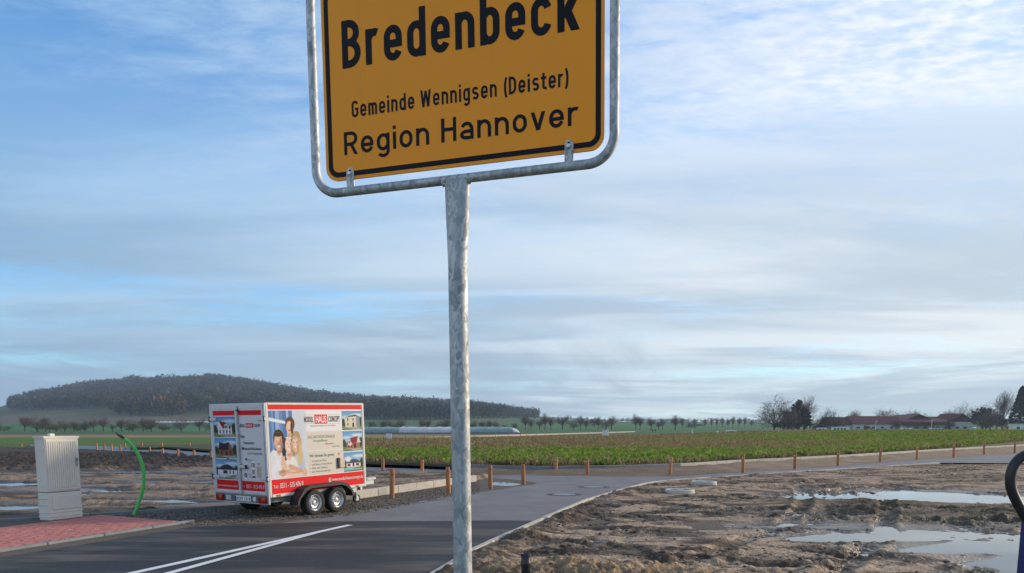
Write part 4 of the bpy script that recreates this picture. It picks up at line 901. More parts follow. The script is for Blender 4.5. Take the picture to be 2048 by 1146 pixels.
# ------------------------------------------------------------------ lettering: stroke alphabet in the manner of German road signs
def arc(cx, cy, rx, ry, a0, a1, n=14):
    return [(cx + rx * math.cos(R(a0 + (a1 - a0) * i / n)), cy + ry * math.sin(R(a0 + (a1 - a0) * i / n))) for i in range(n + 1)]
def glyph(ch, s, w):
    """returns (width, [polyline strokes], [polygons]) for cap height 1; s stroke, w width of a round letter"""
    i = s / 2; X = .735; r = (w - s) / 2; c = w / 2; ry = min(r * 1.15, .3); P = []; Q = []
    def stem(x, a, b): P.append([(x, a), (x, b)])
    def diag(x0, y0, x1, y1, k=1.12): h = s * k / 2; Q.append([(x0 - h, y0), (x0 + h, y0), (x1 + h, y1), (x1 - h, y1)])
    def stad(y0, y1): P.append(arc(c, y1 - i - ry, r, ry, 0, 180) + arc(c, y0 + i + ry, r, ry, 180, 360) + [(w - i, y1 - i - ry)])
    if ch in 'nmr':
        stem(i, 0, X)
        if ch == 'n': P.append(arc(c, X - i - ry, r, ry, 165, 0) + [(w - i, 0)])
        if ch == 'm':
            w2 = w * .86; r2 = (w2 - s) / 2; c2 = w2 / 2
            P.append(arc(c2, X - i - ry, r2, ry, 165, 0) + [(w2 - i, 0)]); P.append([(q[0] + w2 - s, q[1]) for q in arc(c2, X - i - ry, r2, ry, 165, 0) + [(w2 - i, 0)]]); return 2 * w2 - s, P, Q
        if ch == 'r': P.append(arc(c, X - i - ry, r, ry, 170, 62)); return w * .74, P, Q
    elif ch == 'o': stad(0, X)
    elif ch == 'e':
        ym = X * .48; P.append([(i, ym), (w - i * .4, ym)]); P.append([(w - i, ym - i), (w - i, X - i - ry)] + arc(c, X - i - ry, r, ry, 0, 180) + arc(c, i + ry, r, ry, 180, 338))
    elif ch == 'c': P.append(arc(c, X - i - ry, r, ry, 14, 180) + arc(c, i + ry, r, ry, 180, 346))
    elif ch == 'd': stad(0, X); stem(w - i, 0, 1)
    elif ch == 'b': stad(0, X); stem(i, 0, 1)
    elif ch == 'g': stad(0, X); P.append([(w - i, X), (w - i, -.02)] + arc(c, -.02, r, .2, 0, -150))
    elif ch == 'a':
        P.append(arc(c, X - i - ry, r, ry, 150, 0) + [(w - i, 0)]); h = X * .56
        P.append([(w - i, h - i)] + [(c, h - i)] + arc(c, (h) / 2, r, h / 2 - i, 90, 270) + [(w - i, i)])
    elif ch == 'i': stem(i, 0, X); Q.append([(0, .85), (s, .85), (s, .85 + s), (0, .85 + s)]); return s, P, Q
    elif ch == 't': P.append([(i + .06, 1 * .93), (i + .06, .16)] + arc(i + .06 + .16, .16 + 0, .16, .16 - i, 180, 290)); P.append([(-.04, X - i), (w * .68, X - i)]); return w * .68, P, Q
    elif ch == 's':
        q = X / 4; hh = (X - s) / 4
        P.append(arc(c, X - i - hh, r * .96, hh, 28, 180) + arc(c, X - i - hh, r * .96, hh, 180, 262) + arc(c, i + hh, r * .96, hh, 82, 0) + arc(c, i + hh, r * .96, hh, 0, -152)); 
    elif ch == 'k': stem(i, 0, 1); diag(s * .95, .26, w - s * .28, X, 1.35); diag(s + .16 * w, .36, w - s * .40, 0, -1.25)
    elif ch == 'v': diag(i, X, c, 0, 1.06); diag(w - i, X, c, 0, 1.06)
    elif ch == 'H': w *= 1.12; stem(i, 0, 1); stem(w - i, 0, 1); P.append([(s, .52), (w - s, .52)]); return w, P, Q
    elif ch == 'W':
        w *= 1.62; diag(i, 1, w * .27, 0, 1.0); diag(w * .5, .95, w * .27, 0, 1.0); diag(w * .5, .95, w * .73, 0, 1.0); diag(w - i, 1, w * .73, 0, 1.0); return w, P, Q
    elif ch == 'D': w *= 1.06; rr = min(.3, w - s - .08); stem(i, 0, 1); P.append([(s * .9, 1 - i), (w - i - rr, 1 - i)] + arc(w - i - rr, 1 - i - rr, rr, rr, 90, 0) + arc(w - i - rr, i + rr, rr, rr, 0, -90) + [(s * .9, i)]); return w, P, Q
    elif ch == 'B':
        w *= 1.06; stem(i, 0, 1); m = .53; r1 = (1 - m - i) / 2; r2 = (m - i) / 2
        P.append([(s * .9, 1 - i), (w - i - r1 - .03, 1 - i)] + arc(w - i - r1 - .03, 1 - i - r1, r1, r1, 90, -90) + [(s * .9, m)]); P.append([(s * .9, m), (w - i - r2, m)] + arc(w - i - r2, m - r2, r2, r2, 90, -90) + [(s * .9, i)]); return w, P, Q
    elif ch == 'R':
        w *= 1.08; stem(i, 0, 1); m = .46; r1 = (1 - m - i) / 2; P.append([(s * .9, 1 - i), (w - i - r1, 1 - i)] + arc(w - i - r1, 1 - i - r1, r1, r1, 90, -90) + [(s * .9, m)]); diag(w * .52, m, w - s * .5, 0, 1.12); return w, P, Q
    elif ch == 'G':
        w *= 1.08; r = (w - s) / 2; c = w / 2; P.append(arc(c, 1 - i - ry, r, ry, 14, 180) + arc(c, i + ry, r, ry, 180, 360) + [(w - i, .5), (c, .5)]); return w, P, Q
    elif ch == '(': P.append(arc(.34, .43, .30 - i, .66, 122, 238)); return .22, [[(x - .0, y) for x, y in P[0]]], Q
    elif ch == ')': P.append(arc(-.12, .43, .30 - i, .66, 58, -58)); return .22, P, Q
    return w, P, Q
def stroke_poly(pl, s):
    pl = [p for j, p in enumerate(pl) if j == 0 or math.hypot(p[0] - pl[j - 1][0], p[1] - pl[j - 1][1]) > 1e-4]
    n = len(pl); L_ = []; R_ = []
    for k in range(n):
        a = pl[max(k - 1, 0)]; b = pl[min(k + 1, n - 1)]; dx, dy = b[0] - a[0], b[1] - a[1]; q = math.hypot(dx, dy) or 1e-9; nx, ny = -dy / q, dx / q; m = 1.0
        if 0 < k < n - 1:
            e1 = (pl[k][0] - a[0], pl[k][1] - a[1]); l1 = math.hypot(*e1) or 1e-9; cosv = (-e1[1] * nx + e1[0] * ny) / l1; m = 1 / max(.6, abs(cosv))
        L_.append((pl[k][0] + nx * s / 2 * m, pl[k][1] + ny * s / 2 * m)); R_.append((pl[k][0] - nx * s / 2 * m, pl[k][1] - ny * s / 2 * m))
    return L_, R_
def lettering(text, s, w, gap, space, fn, cap, width):
    """one mesh builder per word, the line fitted to a width; fn(u, v, layer) -> 3-D point"""
    words = [[]]; x = 0
    for ch in text:
        if ch == ' ': x += space - gap; words.append([]); continue
        gw, P, Q = glyph(ch, s, w); words[-1].append((x, P, Q)); x += gw + gap
    k = width / (cap * (x - gap)); out = []; layer = 0
    for items in words:
        b = MB()
        for x0, P, Q in items:
            for pl in P:
                L_, R_ = stroke_poly(pl, s); n = len(L_); layer = (layer + 1) % 7
                vs = [fn((x0 + q[0]) * cap * k, q[1] * cap, layer) for q in L_] + [fn((x0 + q[0]) * cap * k, q[1] * cap, layer) for q in R_]
                b.add(vs, [(j, j + 1, n + j + 1, n + j) for j in range(n - 1)])
            for q in Q:
                layer = (layer + 1) % 7; b.add([fn((x0 + p[0]) * cap * k, p[1] * cap, layer) for p in q], [(0, 1, 2, 3)])
        out.append(b)
    return out

# ------------------------------------------------------------------ town sign
def town_sign():
    phi, lean = R(16.75), R(.58); base = Vector((-.1844, 2.6158, 2.6332))
    t = Vector((math.cos(phi), -math.sin(phi), 0)); k = Vector((0, 0, 1)); t2 = t * math.cos(lean) + k * math.sin(lean); k2 = -t * math.sin(lean) + k * math.cos(lean); n = t2.cross(k2); n = -n if n.y > 0 else n   # n faces the viewer
    foot = base + t2 * (-.0095) + k2 * (-base.z / k2.z)
    M3 = Matrix((t2, -n, k2)).transposed(); root = thing('town_sign', 'yellow town sign on a galvanised pole standing in the foreground', 'sign', foot); root.rotation_euler = M3.to_euler()
    vb = (base - foot).dot(k2)
    def L(u, v, d): return (u - .5 + .0095, -d, v + vb)             # sign coordinates: metres from the lower left plate corner, d towards the viewer
    galv = bpy.data.materials.new('galvanised_steel'); galv.use_nodes = True; nt = galv.node_tree; N = nt.nodes; Lk = nt.links; bs = N['Principled BSDF']
    tc = N.new('ShaderNodeTexCoord'); mp = N.new('ShaderNodeMapping'); mp.inputs[3].default_value = (1, 1, .55); Lk.new(tc.outputs['Object'], mp.inputs[0])
    vo = N.new('ShaderNodeTexVoronoi'); vo.inputs['Scale'].default_value = 68; no = N.new('ShaderNodeTexNoise'); no.inputs['Scale'].default_value = 14; no.inputs['Detail'].default_value = 6; no2 = N.new('ShaderNodeTexNoise'); no2.inputs['Scale'].default_value = 26; no2.inputs['Detail'].default_value = 3
    ad = N.new('ShaderNodeVectorMath'); ad.operation = 'MULTIPLY_ADD'; Lk.new(no2.outputs['Color'], ad.inputs[0]); ad.inputs[1].default_value = (.09, .09, .09); Lk.new(mp.outputs[0], ad.inputs[2]); Lk.new(ad.outputs[0], vo.inputs['Vector']); Lk.new(mp.outputs[0], no.inputs['Vector']); Lk.new(mp.outputs[0], no2.inputs['Vector'])
    bw = N.new('ShaderNodeRGBToBW'); Lk.new(vo.outputs['Color'], bw.inputs[0]); mx = N.new('ShaderNodeMath'); mx.operation = 'MULTIPLY_ADD'; Lk.new(bw.outputs[0], mx.inputs[0]); mx.inputs[1].default_value = .55; mh = N.new('ShaderNodeMath'); mh.operation = 'MULTIPLY'; Lk.new(no.outputs[0], mh.inputs[0]); mh.inputs[1].default_value = .6; Lk.new(mh.outputs[0], mx.inputs[2])
    cr = N.new('ShaderNodeValToRGB'); Lk.new(mx.outputs[0], cr.inputs[0]); cr.color_ramp.elements[0].position = .25; cr.color_ramp.elements[0].color = (.20, .225, .245, 1); cr.color_ramp.elements[1].position = .85; cr.color_ramp.elements[1].color = (.58, .61, .62, 1); Lk.new(cr.outputs[0], bs.inputs['Base Color'])
    rr = N.new('ShaderNodeMapRange'); Lk.new(mx.outputs[0], rr.inputs[0]); rr.inputs[3].default_value = .72; rr.inputs[4].default_value = .52; Lk.new(rr.outputs[0], bs.inputs['Roughness']); bs.inputs['Metallic'].default_value = .4
    bp = N.new('ShaderNodeBump'); bp.inputs['Strength'].default_value = .25; bp.inputs['Distance'].default_value = .004; Lk.new(no.outputs[0], bp.inputs['Height']); Lk.new(bp.outputs[0], bs.inputs['Normal'])
    # plate
    yel = mat('sign_yellow', (1.0, .345, .012), .42, var=.03, scale=6, bump=.25, bscale=420, bdist=.0006, spec=.25); blk = mat('sign_black', (.008, .008, .012), .5, var=.05, scale=5, spec=.15)
    def rrect(u0, v0, u1, v1, r, q=10):
        o = []
        for cx, cy, a in ((u1 - r, v0 + r, -90), (u1 - r, v1 - r, 0), (u0 + r, v1 - r, 90), (u0 + r, v0 + r, 180)): o += arc(cx, cy, r, r, a, a + 90, q)
        return o
    pl = MB().prism(rrect(0, 0, 1, .65, .045), -.003, 0, L).build('plate', yel, root)
    MB().prism(rrect(0.001, .001, .999, .649, .045), -.0095, -.0035, L).build('back_plate', mat('plate_back', (.35, .36, .37), .5, metal=.5), root)
    oo = rrect(.011, .011, .989, .639, .038); ii = rrect(.028, .028, .972, .622, .024); q = len(oo); b = MB(); b.add([L(u, v, .0006) for u, v in oo] + [L(u, v, .0006) for u, v in ii], [(j, (j + 1) % q, q + (j + 1) % q, q + j) for j in range(q)]); b.build('border', blk, pl)
    for txt, s, w, gap, sp, cap, u0, v0, wd in (('Bredenbeck', .158, .46, .13, .4, .157, .078, .372, .838), ('Gemeinde Wennigsen (Deister)', .148, .47, .155, .46, .0550, .1086, .2065, .7775), ('Region Hannover', .145, .60, .165, .55, .0775, .0745, .0835, .843)):
        for wb, wt_ in zip(lettering(txt, s, w, gap, sp, lambda u, v, l, u0=u0, v0=v0: L(u0 + u, v0 + v, .0006 + .00008 * l), cap, wd), txt.split()):
            tag(wb.build('lettering', blk, pl), 'black word %s' % wt_)
    # vertical film seams
    for u in (.145, .625): MB().box(L(u, .33, .0002), (.0012, .0004, .63)).build('film_seam', mat('seam', (.84, .36, .03), .4, var=0), pl)
    # frame tube
    fr = []; uL, uR, vB, vT, rad = -.0457, 1.0305, -.038, .69, .085
    for cx, cy, a in ((uR - rad, vB + rad, -90), (uR - rad, vT - rad, 0), (uL + rad, vT - rad, 90), (uL + rad, vB + rad, 180)): fr += arc(cx, cy, rad, rad, a, a + 90, 12)
    fr.append(fr[0]); pts = [L(u, v, -.008) for u, v in fr]; MB().tube(pts, .0155, 16, cap=False).build('frame', galv, root, smooth=True)
    # pole: round tube, flattened and flared where it is welded to the frame
    b = MB(); m = 24; rings = [(-vb - .3, .0335, .0335), (-.46, .0335, .0335), (-.33, .034, .033), (-.24, .037, .030), (-.15, .0415, .025), (-.08, .0435, .022), (-.040, .0445, .0205)]; vs = []; uc = .4945
    for v, a, c in rings:
        uc = .4915 + .003 * (v + .46) / .42 if v > -.46 else .4915
        for j in range(m): an = 2 * math.pi * j / m; vs.append(L(uc + a * math.cos(an), v, -.008 + c * math.sin(an)))
    b.add(vs, [(i * m + j, i * m + (j + 1) % m, (i + 1) * m + (j + 1) % m, (i + 1) * m + j) for i in range(len(rings) - 1) for j in range(m)] + [tuple((len(rings) - 1) * m + j for j in range(m))]); po = b.build('pole', galv, root, autos=50)
    MB().tube([L(.4905 + .047 * math.cos(R(a)), -.044 + .012 * math.sin(R(a)) - .002, .0) for a in range(200, 341, 10)], .0045, 8).build('weld', galv, po, smooth=True)
    for sgn in (-1, 1): MB().tube([L(.4945 + sgn * .046, -.06, -.004), L(.4945 + sgn * .05, -.046, .001), L(.4945 + sgn * .062, -.036, .004)], .0045, 8).build('weld', galv, po, smooth=True)
    # brackets with bolts
    bolt = mat('zinc_bolt', (.62, .68, .70), .35, metal=.6, var=.1, scale=60)
    for u, v1 in ((.0963, .038), (.8858, .040)):
        w = .0145; out = [(u - w, -.036), (u + w, -.036), (u + w, v1 - w)] + arc(u, v1 - w, w, w, 0, 180, 10)[1:-1] + [(u - w, v1 - w)]
        br = MB().prism(out, .001, .005, L).build('bracket', galv, root); MB().lathe([(.0, -.0145), (.005, -.0140), (.0078, -.0115), (.0078, -.0052)], (L(u, v1 - .0205, 0)[0], 0, L(u, v1 - .0205, 0)[2]), 6, 'Y').build('bolt', bolt, br)
        MB().prism(arc(u, v1 - .009, .0042, .0030, 0, 360, 12)[:-1], .0051, .0056, L).build('slot', blk, br)
town_sign()

# ------------------------------------------------------------------ printed pictures for the trailer (flat print)
class Canvas:
    def __init__(s, w, h, c=(255, 255, 255)):
        s.w, s.h = w, h; s.a = np.ones((h, w, 3)) * np.array(c) / 255.0; s.y, s.x = np.mgrid[0:h, 0:w]; s.x = (s.x + .5) / w; s.y = (s.y + .5) / h; s.asp = w / h
    def blend(s, m, c): s.a = s.a * (1 - m[..., None]) + np.array(c) / 255.0 * m[..., None]; return s
    def ell(s, cx, cy, rx, ry, c, rot=0, soft=.12):
        k = s.asp; dx = (s.x - cx) * k; dy = s.y - cy; co, si = math.cos(rot), math.sin(rot); u = (dx * co + dy * si) / (rx * k); v = (-dx * si + dy * co) / ry
        return s.blend(np.clip((1 - np.sqrt(u * u + v * v)) / soft + .5, 0, 1), c)
    def poly(s, pts, c, soft=None):
        P = np.array(pts, float); n = len(P); ins = np.zeros(s.x.shape, bool)
        for i in range(n):
            (x0, y0), (x1, y1) = P[i], P[(i + 1) % n]
            if y0 != y1: ins ^= ((y0 > s.y) != (y1 > s.y)) & (s.x < (x1 - x0) * (s.y - y0) / (y1 - y0) + x0)
        m = ins.astype(float)
        if soft:
            for _ in range(soft): m = (m + np.roll(m, 1, 0) + np.roll(m, -1, 0) + np.roll(m, 1, 1) + np.roll(m, -1, 1)) / 5
        return s.blend(m, c)
    def rect(s, x0, y0, x1, y1, c): return s.blend(((s.x >= x0) & (s.x < x1) & (s.y >= y0) & (s.y < y1)).astype(float), c)
    def grad(s, c0, c1, y0=0, y1=1):
        t = np.clip((s.y - y0) / (y1 - y0), 0, 1)[..., None]; s.a = np.array(c0) / 255 * (1 - t) + np.array(c1) / 255 * t; return s
    def mesh(s, name, fn, parent):
        h, w = s.h, s.w; X, Y = np.meshgrid(np.linspace(0, 1, w), np.linspace(0, 1, h)); V = np.array([fn(a, b) for a, b in zip(X.ravel(), Y.ravel())])
        return npmesh(name, V, gridfaces(h, w), mat('vinyl_print', rough=.5, attr='tint', var=.0, spec=.15), parent, col=lin(s.a.reshape(-1, 3)) * .76)
def family():
    c = Canvas(130, 176); c.grad((205, 220, 238), (225, 232, 242))
    for x0, x1, col in ((0, .07, (88, 132, 190)), (.07, .13, (120, 160, 210)), (.13, .17, (70, 115, 180)), (.17, .27, (150, 185, 225)), (.27, .36, (110, 152, 205)), (.36, .46, (82, 125, 185)), (.46, .52, (170, 198, 230)), (.52, .62, (95, 138, 195))): c.rect(x0, 0, x1, .62, col)
    c.rect(.62, 0, 1, .7, (214, 224, 236)); c.poly([(0, .10), (.46, .165), (.46, .205), (0, .15)], (238, 242, 248), 1)
    SK, SK2, SK3 = (240, 198, 172), (226, 176, 148), (246, 212, 188)
    # mother: long fair hair, pale shirt
    c.poly([(.55, .62), (.78, .58), (.92, .72), (.95, 1), (.5, 1)], (196, 208, 222), 2)
    c.ell(.70, .50, .14, .17, (205, 176, 128), .1); c.poly([(.72, .45), (.84, .5), (.87, .68), (.82, .82), (.74, .80), (.72, .6)], (222, 194, 142), 2); c.ell(.70, .37, .11, .06, (190, 160, 112))
    # boy standing behind
    c.poly([(.42, .40), (.62, .36), (.70, .42), (.62, .5), (.40, .48)], (112, 122, 112), 2); c.ell(.545, .335, .05, .07, SK2); c.ell(.555, .20, .125, .105, (96, 70, 54)); c.ell(.535, .255, .088, .095, SK); c.ell(.60, .26, .04, .09, (100, 74, 58)); c.ell(.53, .295, .03, .010, (186, 116, 98))
    # father: dark short hair, white shirt
    c.poly([(.0, .62), (.08, .57), (.30, .63), (.42, .72), (.40, 1), (0, 1)], (232, 236, 244), 2); c.ell(.235, .40, .135, .12, (50, 36, 32)); c.ell(.235, .56, .07, .10, SK2); c.ell(.225, .455, .105, .135, SK2); c.ell(.225, .355, .10, .03, (58, 42, 36)); c.ell(.225, .50, .045, .05, (214, 158, 130)); c.ell(.235, .528, .042, .015, (252, 246, 242)); c.ell(.185, .45, .016, .007, (120, 86, 72)); c.ell(.275, .45, .016, .007, (120, 86, 72)); c.ell(.235, .488, .018, .02, (192, 132, 102))
    # girl in front
    c.ell(.47, .50, .125, .115, (64, 48, 42)); c.ell(.36, .63, .05, .09, (60, 46, 42)); c.ell(.50, .41, .085, .020, (235, 240, 246), .12)
    c.ell(.675, .50, .085, .125, SK); c.ell(.66, .545, .036, .013, (252, 244, 240)); c.ell(.63, .475, .016, .007, (90, 64, 56)); c.ell(.715, .48, .016, .007, (90, 64, 56)); c.ell(.66, .40, .06, .03, (206, 178, 134))
    c.ell(.50, .64, .055, .09, SK); c.ell(.49, .52, .095, .12, SK3); c.ell(.505, .578, .038, .014, (252, 246, 242), .15); c.ell(.455, .495, .016, .007, (84, 60, 52)); c.ell(.545, .50, .016, .007, (84, 60, 52)); c.ell(.49, .535, .014, .014, (222, 160, 134))
    c.ell(.62, .66, .035, .06, (180, 142, 92)); c.poly([(.40, .67), (.50, .72), (.62, .68), (.70, .76), (.72, .90), (.40, .94)], (240, 236, 230), 2); c.poly([(.44, .66), (.56, .66), (.53, .74), (.47, .73)], SK, 2)
    # arms folded across
    c.poly([(.28, .68), (.37, .67), (.42, .84), (.46, .92), (.40, .98), (.30, .92), (.26, .78)], SK, 2); c.poly([(.36, .86), (.60, .88), (.86, .93), (.88, .98), (.66, .995), (.38, .985)], SK3, 2); c.poly([(.44, .82), (.52, .80), (.86, .90), (.86, .94), (.5, .88)], SK2, 2); c.poly([(.20, .90), (.34, .86), (.40, .95), (.30, .98), (.2, .95)], SK2, 2)
    c.ell(.90, .935, .075, .055, (232, 190, 164)); c.ell(.40, .715, .03, .026, (30, 30, 32)); c.ell(.405, .712, .014, .012, (190, 190, 190))
    # soft modelling of the faces and cloth in the printed picture
    for cx, cy, rx, ry in ((.20, .43, .07, .08), (.52, .24, .06, .06), (.475, .49, .06, .07), (.665, .47, .055, .08)):
        m = np.clip(1 - np.hypot((c.x - cx) / rx, (c.y - cy) / ry), 0, 1)[..., None]; c.a = c.a + (np.array([1, .93, .86]) - c.a) * m * .38
    for cx, cy, rx, ry in ((.30, .50, .05, .12), (.60, .28, .04, .09), (.56, .56, .035, .10), (.74, .55, .035, .10), (.5, .66, .08, .03), (.25, .60, .07, .03), (.35, .90, .2, .03), (.62, .93, .25, .02)):
        m = np.clip(1.15 - np.hypot((c.x - cx) / rx, (c.y - cy) / ry), 0, 1)[..., None]; c.a = c.a * (1 - m * np.array([.16, .24, .28]))
    st = fbm(c.x * 26, c.y * 9, 3)[..., None]; dkm = np.clip((.62 - c.a.mean(-1, keepdims=True)) * 2, 0, 1); c.a = np.clip(c.a * (1 + .35 * st * dkm + .05 * fbm(c.x * 8, c.y * 8, 3)[..., None]), 0, 1)
    t = sstep(.84, 1.0, c.x)[..., None] * (1 - sstep(.8, .92, c.y))[..., None]; c.a = c.a * (1 - t) + np.array([.86, .89, .92]) * t
    return c
def house(kind):
    c = Canvas(56, 52); c.grad((96, 160, 215), (196, 222, 238), 0, .7); c.ell(.75, .22, .3, .08, (225, 235, 244), 0, .8); c.ell(.2, .32, .2, .06, (215, 230, 242), 0, .8)
    for x, y, rx, ry in ((.06, .62, .10, .2), (.93, .58, .11, .24), (.84, .66, .08, .14), (.16, .68, .06, .12)): c.ell(x, y, rx, ry, (44, 72, 48), 0, .3)
    c.rect(0, .78, 1, 1, (104, 140, 74)); c.poly([(0, .9), (.5, .82), (.9, .86), (1, 1), (0, 1)], (176, 172, 160)); c.ell(.2, .97, .3, .06, (92, 130, 66))
    def win(xs, y0, y1, col=(52, 54, 60)):
        for x in xs: c.rect(x - .025, y0, x + .025, y1, col)
    if kind == 0: c.poly([(.14, .34), (.16, .84), (.72, .86), (.72, .28)], (226, 218, 196)); c.poly([(.72, .28), (.72, .86), (.9, .80), (.9, .36)], (150, 156, 172)); c.poly([(.08, .36), (.66, .19), (.94, .35), (.72, .28)], (78, 74, 76)); win((.3, .56), .38, .52); win((.3,), .64, .76); c.rect(.52, .62, .6, .84, (60, 52, 50))
    if kind == 1: c.poly([(.18, .62), (.2, .86), (.86, .86), (.86, .58)], (176, 122, 110)); c.poly([(.2, .62), (.4, .36), (.78, .26), (.92, .58), (.5, .62)], (150, 44, 52)); c.poly([(.28, .62), (.34, .38), (.44, .60), (.43, .72), (.28, .72)], (236, 236, 236)); c.poly([(.78, .26), (.70, .60), (.92, .58)], (226, 220, 214)); win((.35,), .5, .62); c.rect(.54, .64, .68, .84, (92, 54, 48)); win((.3, .44), .72, .82)
    if kind == 2: c.rect(.14, .56, .86, .76, (238, 238, 236)); c.poly([(.08, .58), (.30, .42), (.5, .36), (.72, .42), (.92, .58)], (82, 82, 96)); c.rect(.2, .60, .34, .74, (140, 34, 46)); c.rect(.62, .60, .78, .74, (140, 34, 46)); c.rect(.44, .58, .54, .75, (62, 58, 64)); c.ell(.24, .36, .12, .14, (232, 240, 248), 0, .4); c.poly([(0, .80), (.55, .80), (.48, .92), (.02, .92)], (134, 204, 222)); c.rect(.0, .92, 1, 1, (88, 142, 62))
    if kind == 3: c.poly([(.18, .52), (.2, .86), (.84, .84), (.84, .5)], (236, 238, 242)); c.poly([(.24, .20), (.56, .30), (.80, .48), (.78, .60), (.42, .58)], (168, 36, 40)); c.poly([(.18, .52), (.24, .22), (.42, .58), (.2, .6)], (240, 240, 244)); c.poly([(.50, .40), (.60, .36), (.70, .44), (.70, .60), (.50, .60)], (244, 244, 246)); win((.54, .62), .42, .58); win((.3, .45, .6, .74), .66, .80)
    if kind == 4: c.poly([(.16, .5), (.2, .88), (.84, .86), (.82, .5)], (140, 94, 74)); c.poly([(.22, .22), (.44, .28), (.66, .20), (.8, .5), (.62, .58), (.4, .60), (.16, .56)], (50, 48, 58)); c.poly([(.62, .58), (.66, .22), (.84, .56)], (150, 104, 84)); win((.3, .72), .62, .78); c.rect(.5, .66, .58, .86, (70, 50, 44))
    if kind == 5: c.rect(.08, .52, .96, .76, (236, 238, 242)); c.poly([(.04, .54), (.34, .30), (.56, .26), (.98, .54)], (60, 58, 66)); c.rect(.32, .56, .52, .74, (64, 62, 66)); win((.64, .8), .56, .74); c.rect(0, .78, 1, .95, (190, 198, 208)); c.ell(.3, .84, .22, .05, (225, 230, 236)); c.ell(.75, .86, .14, .05, (120, 128, 134)); c.poly([(.1, 1), (.5, .90), (.8, .95), (.9, 1)], (84, 122, 66))
    return c

def text_mesh(txt, fn, height, width, bold=0.0):
    """flat text from Blender's built-in font fitted to a box; fn(u, v) -> 3-D point"""
    cu = bpy.data.curves.new('text', 'FONT'); cu.body = txt; cu.size = 1; cu.resolution_u = 3; cu.offset = bold
    o = bpy.data.objects.new('text', cu); COL.objects.link(o); dg = bpy.context.evaluated_depsgraph_get(); me = bpy.data.meshes.new_from_object(o.evaluated_get(dg)); bpy.data.objects.remove(o); bpy.data.curves.remove(cu)
    n = len(me.vertices); co = np.zeros(n * 3, np.float32); me.vertices.foreach_get('co', co); co = co.reshape(-1, 3); x0, x1 = co[:, 0].min(), co[:, 0].max()
    V = [fn((p[0] - x0) / (x1 - x0) * width, p[1] / .72 * height) for p in co]; b = MB(); b.add(V, [tuple(p.vertices) for p in me.polygons]); bpy.data.meshes.remove(me); return b

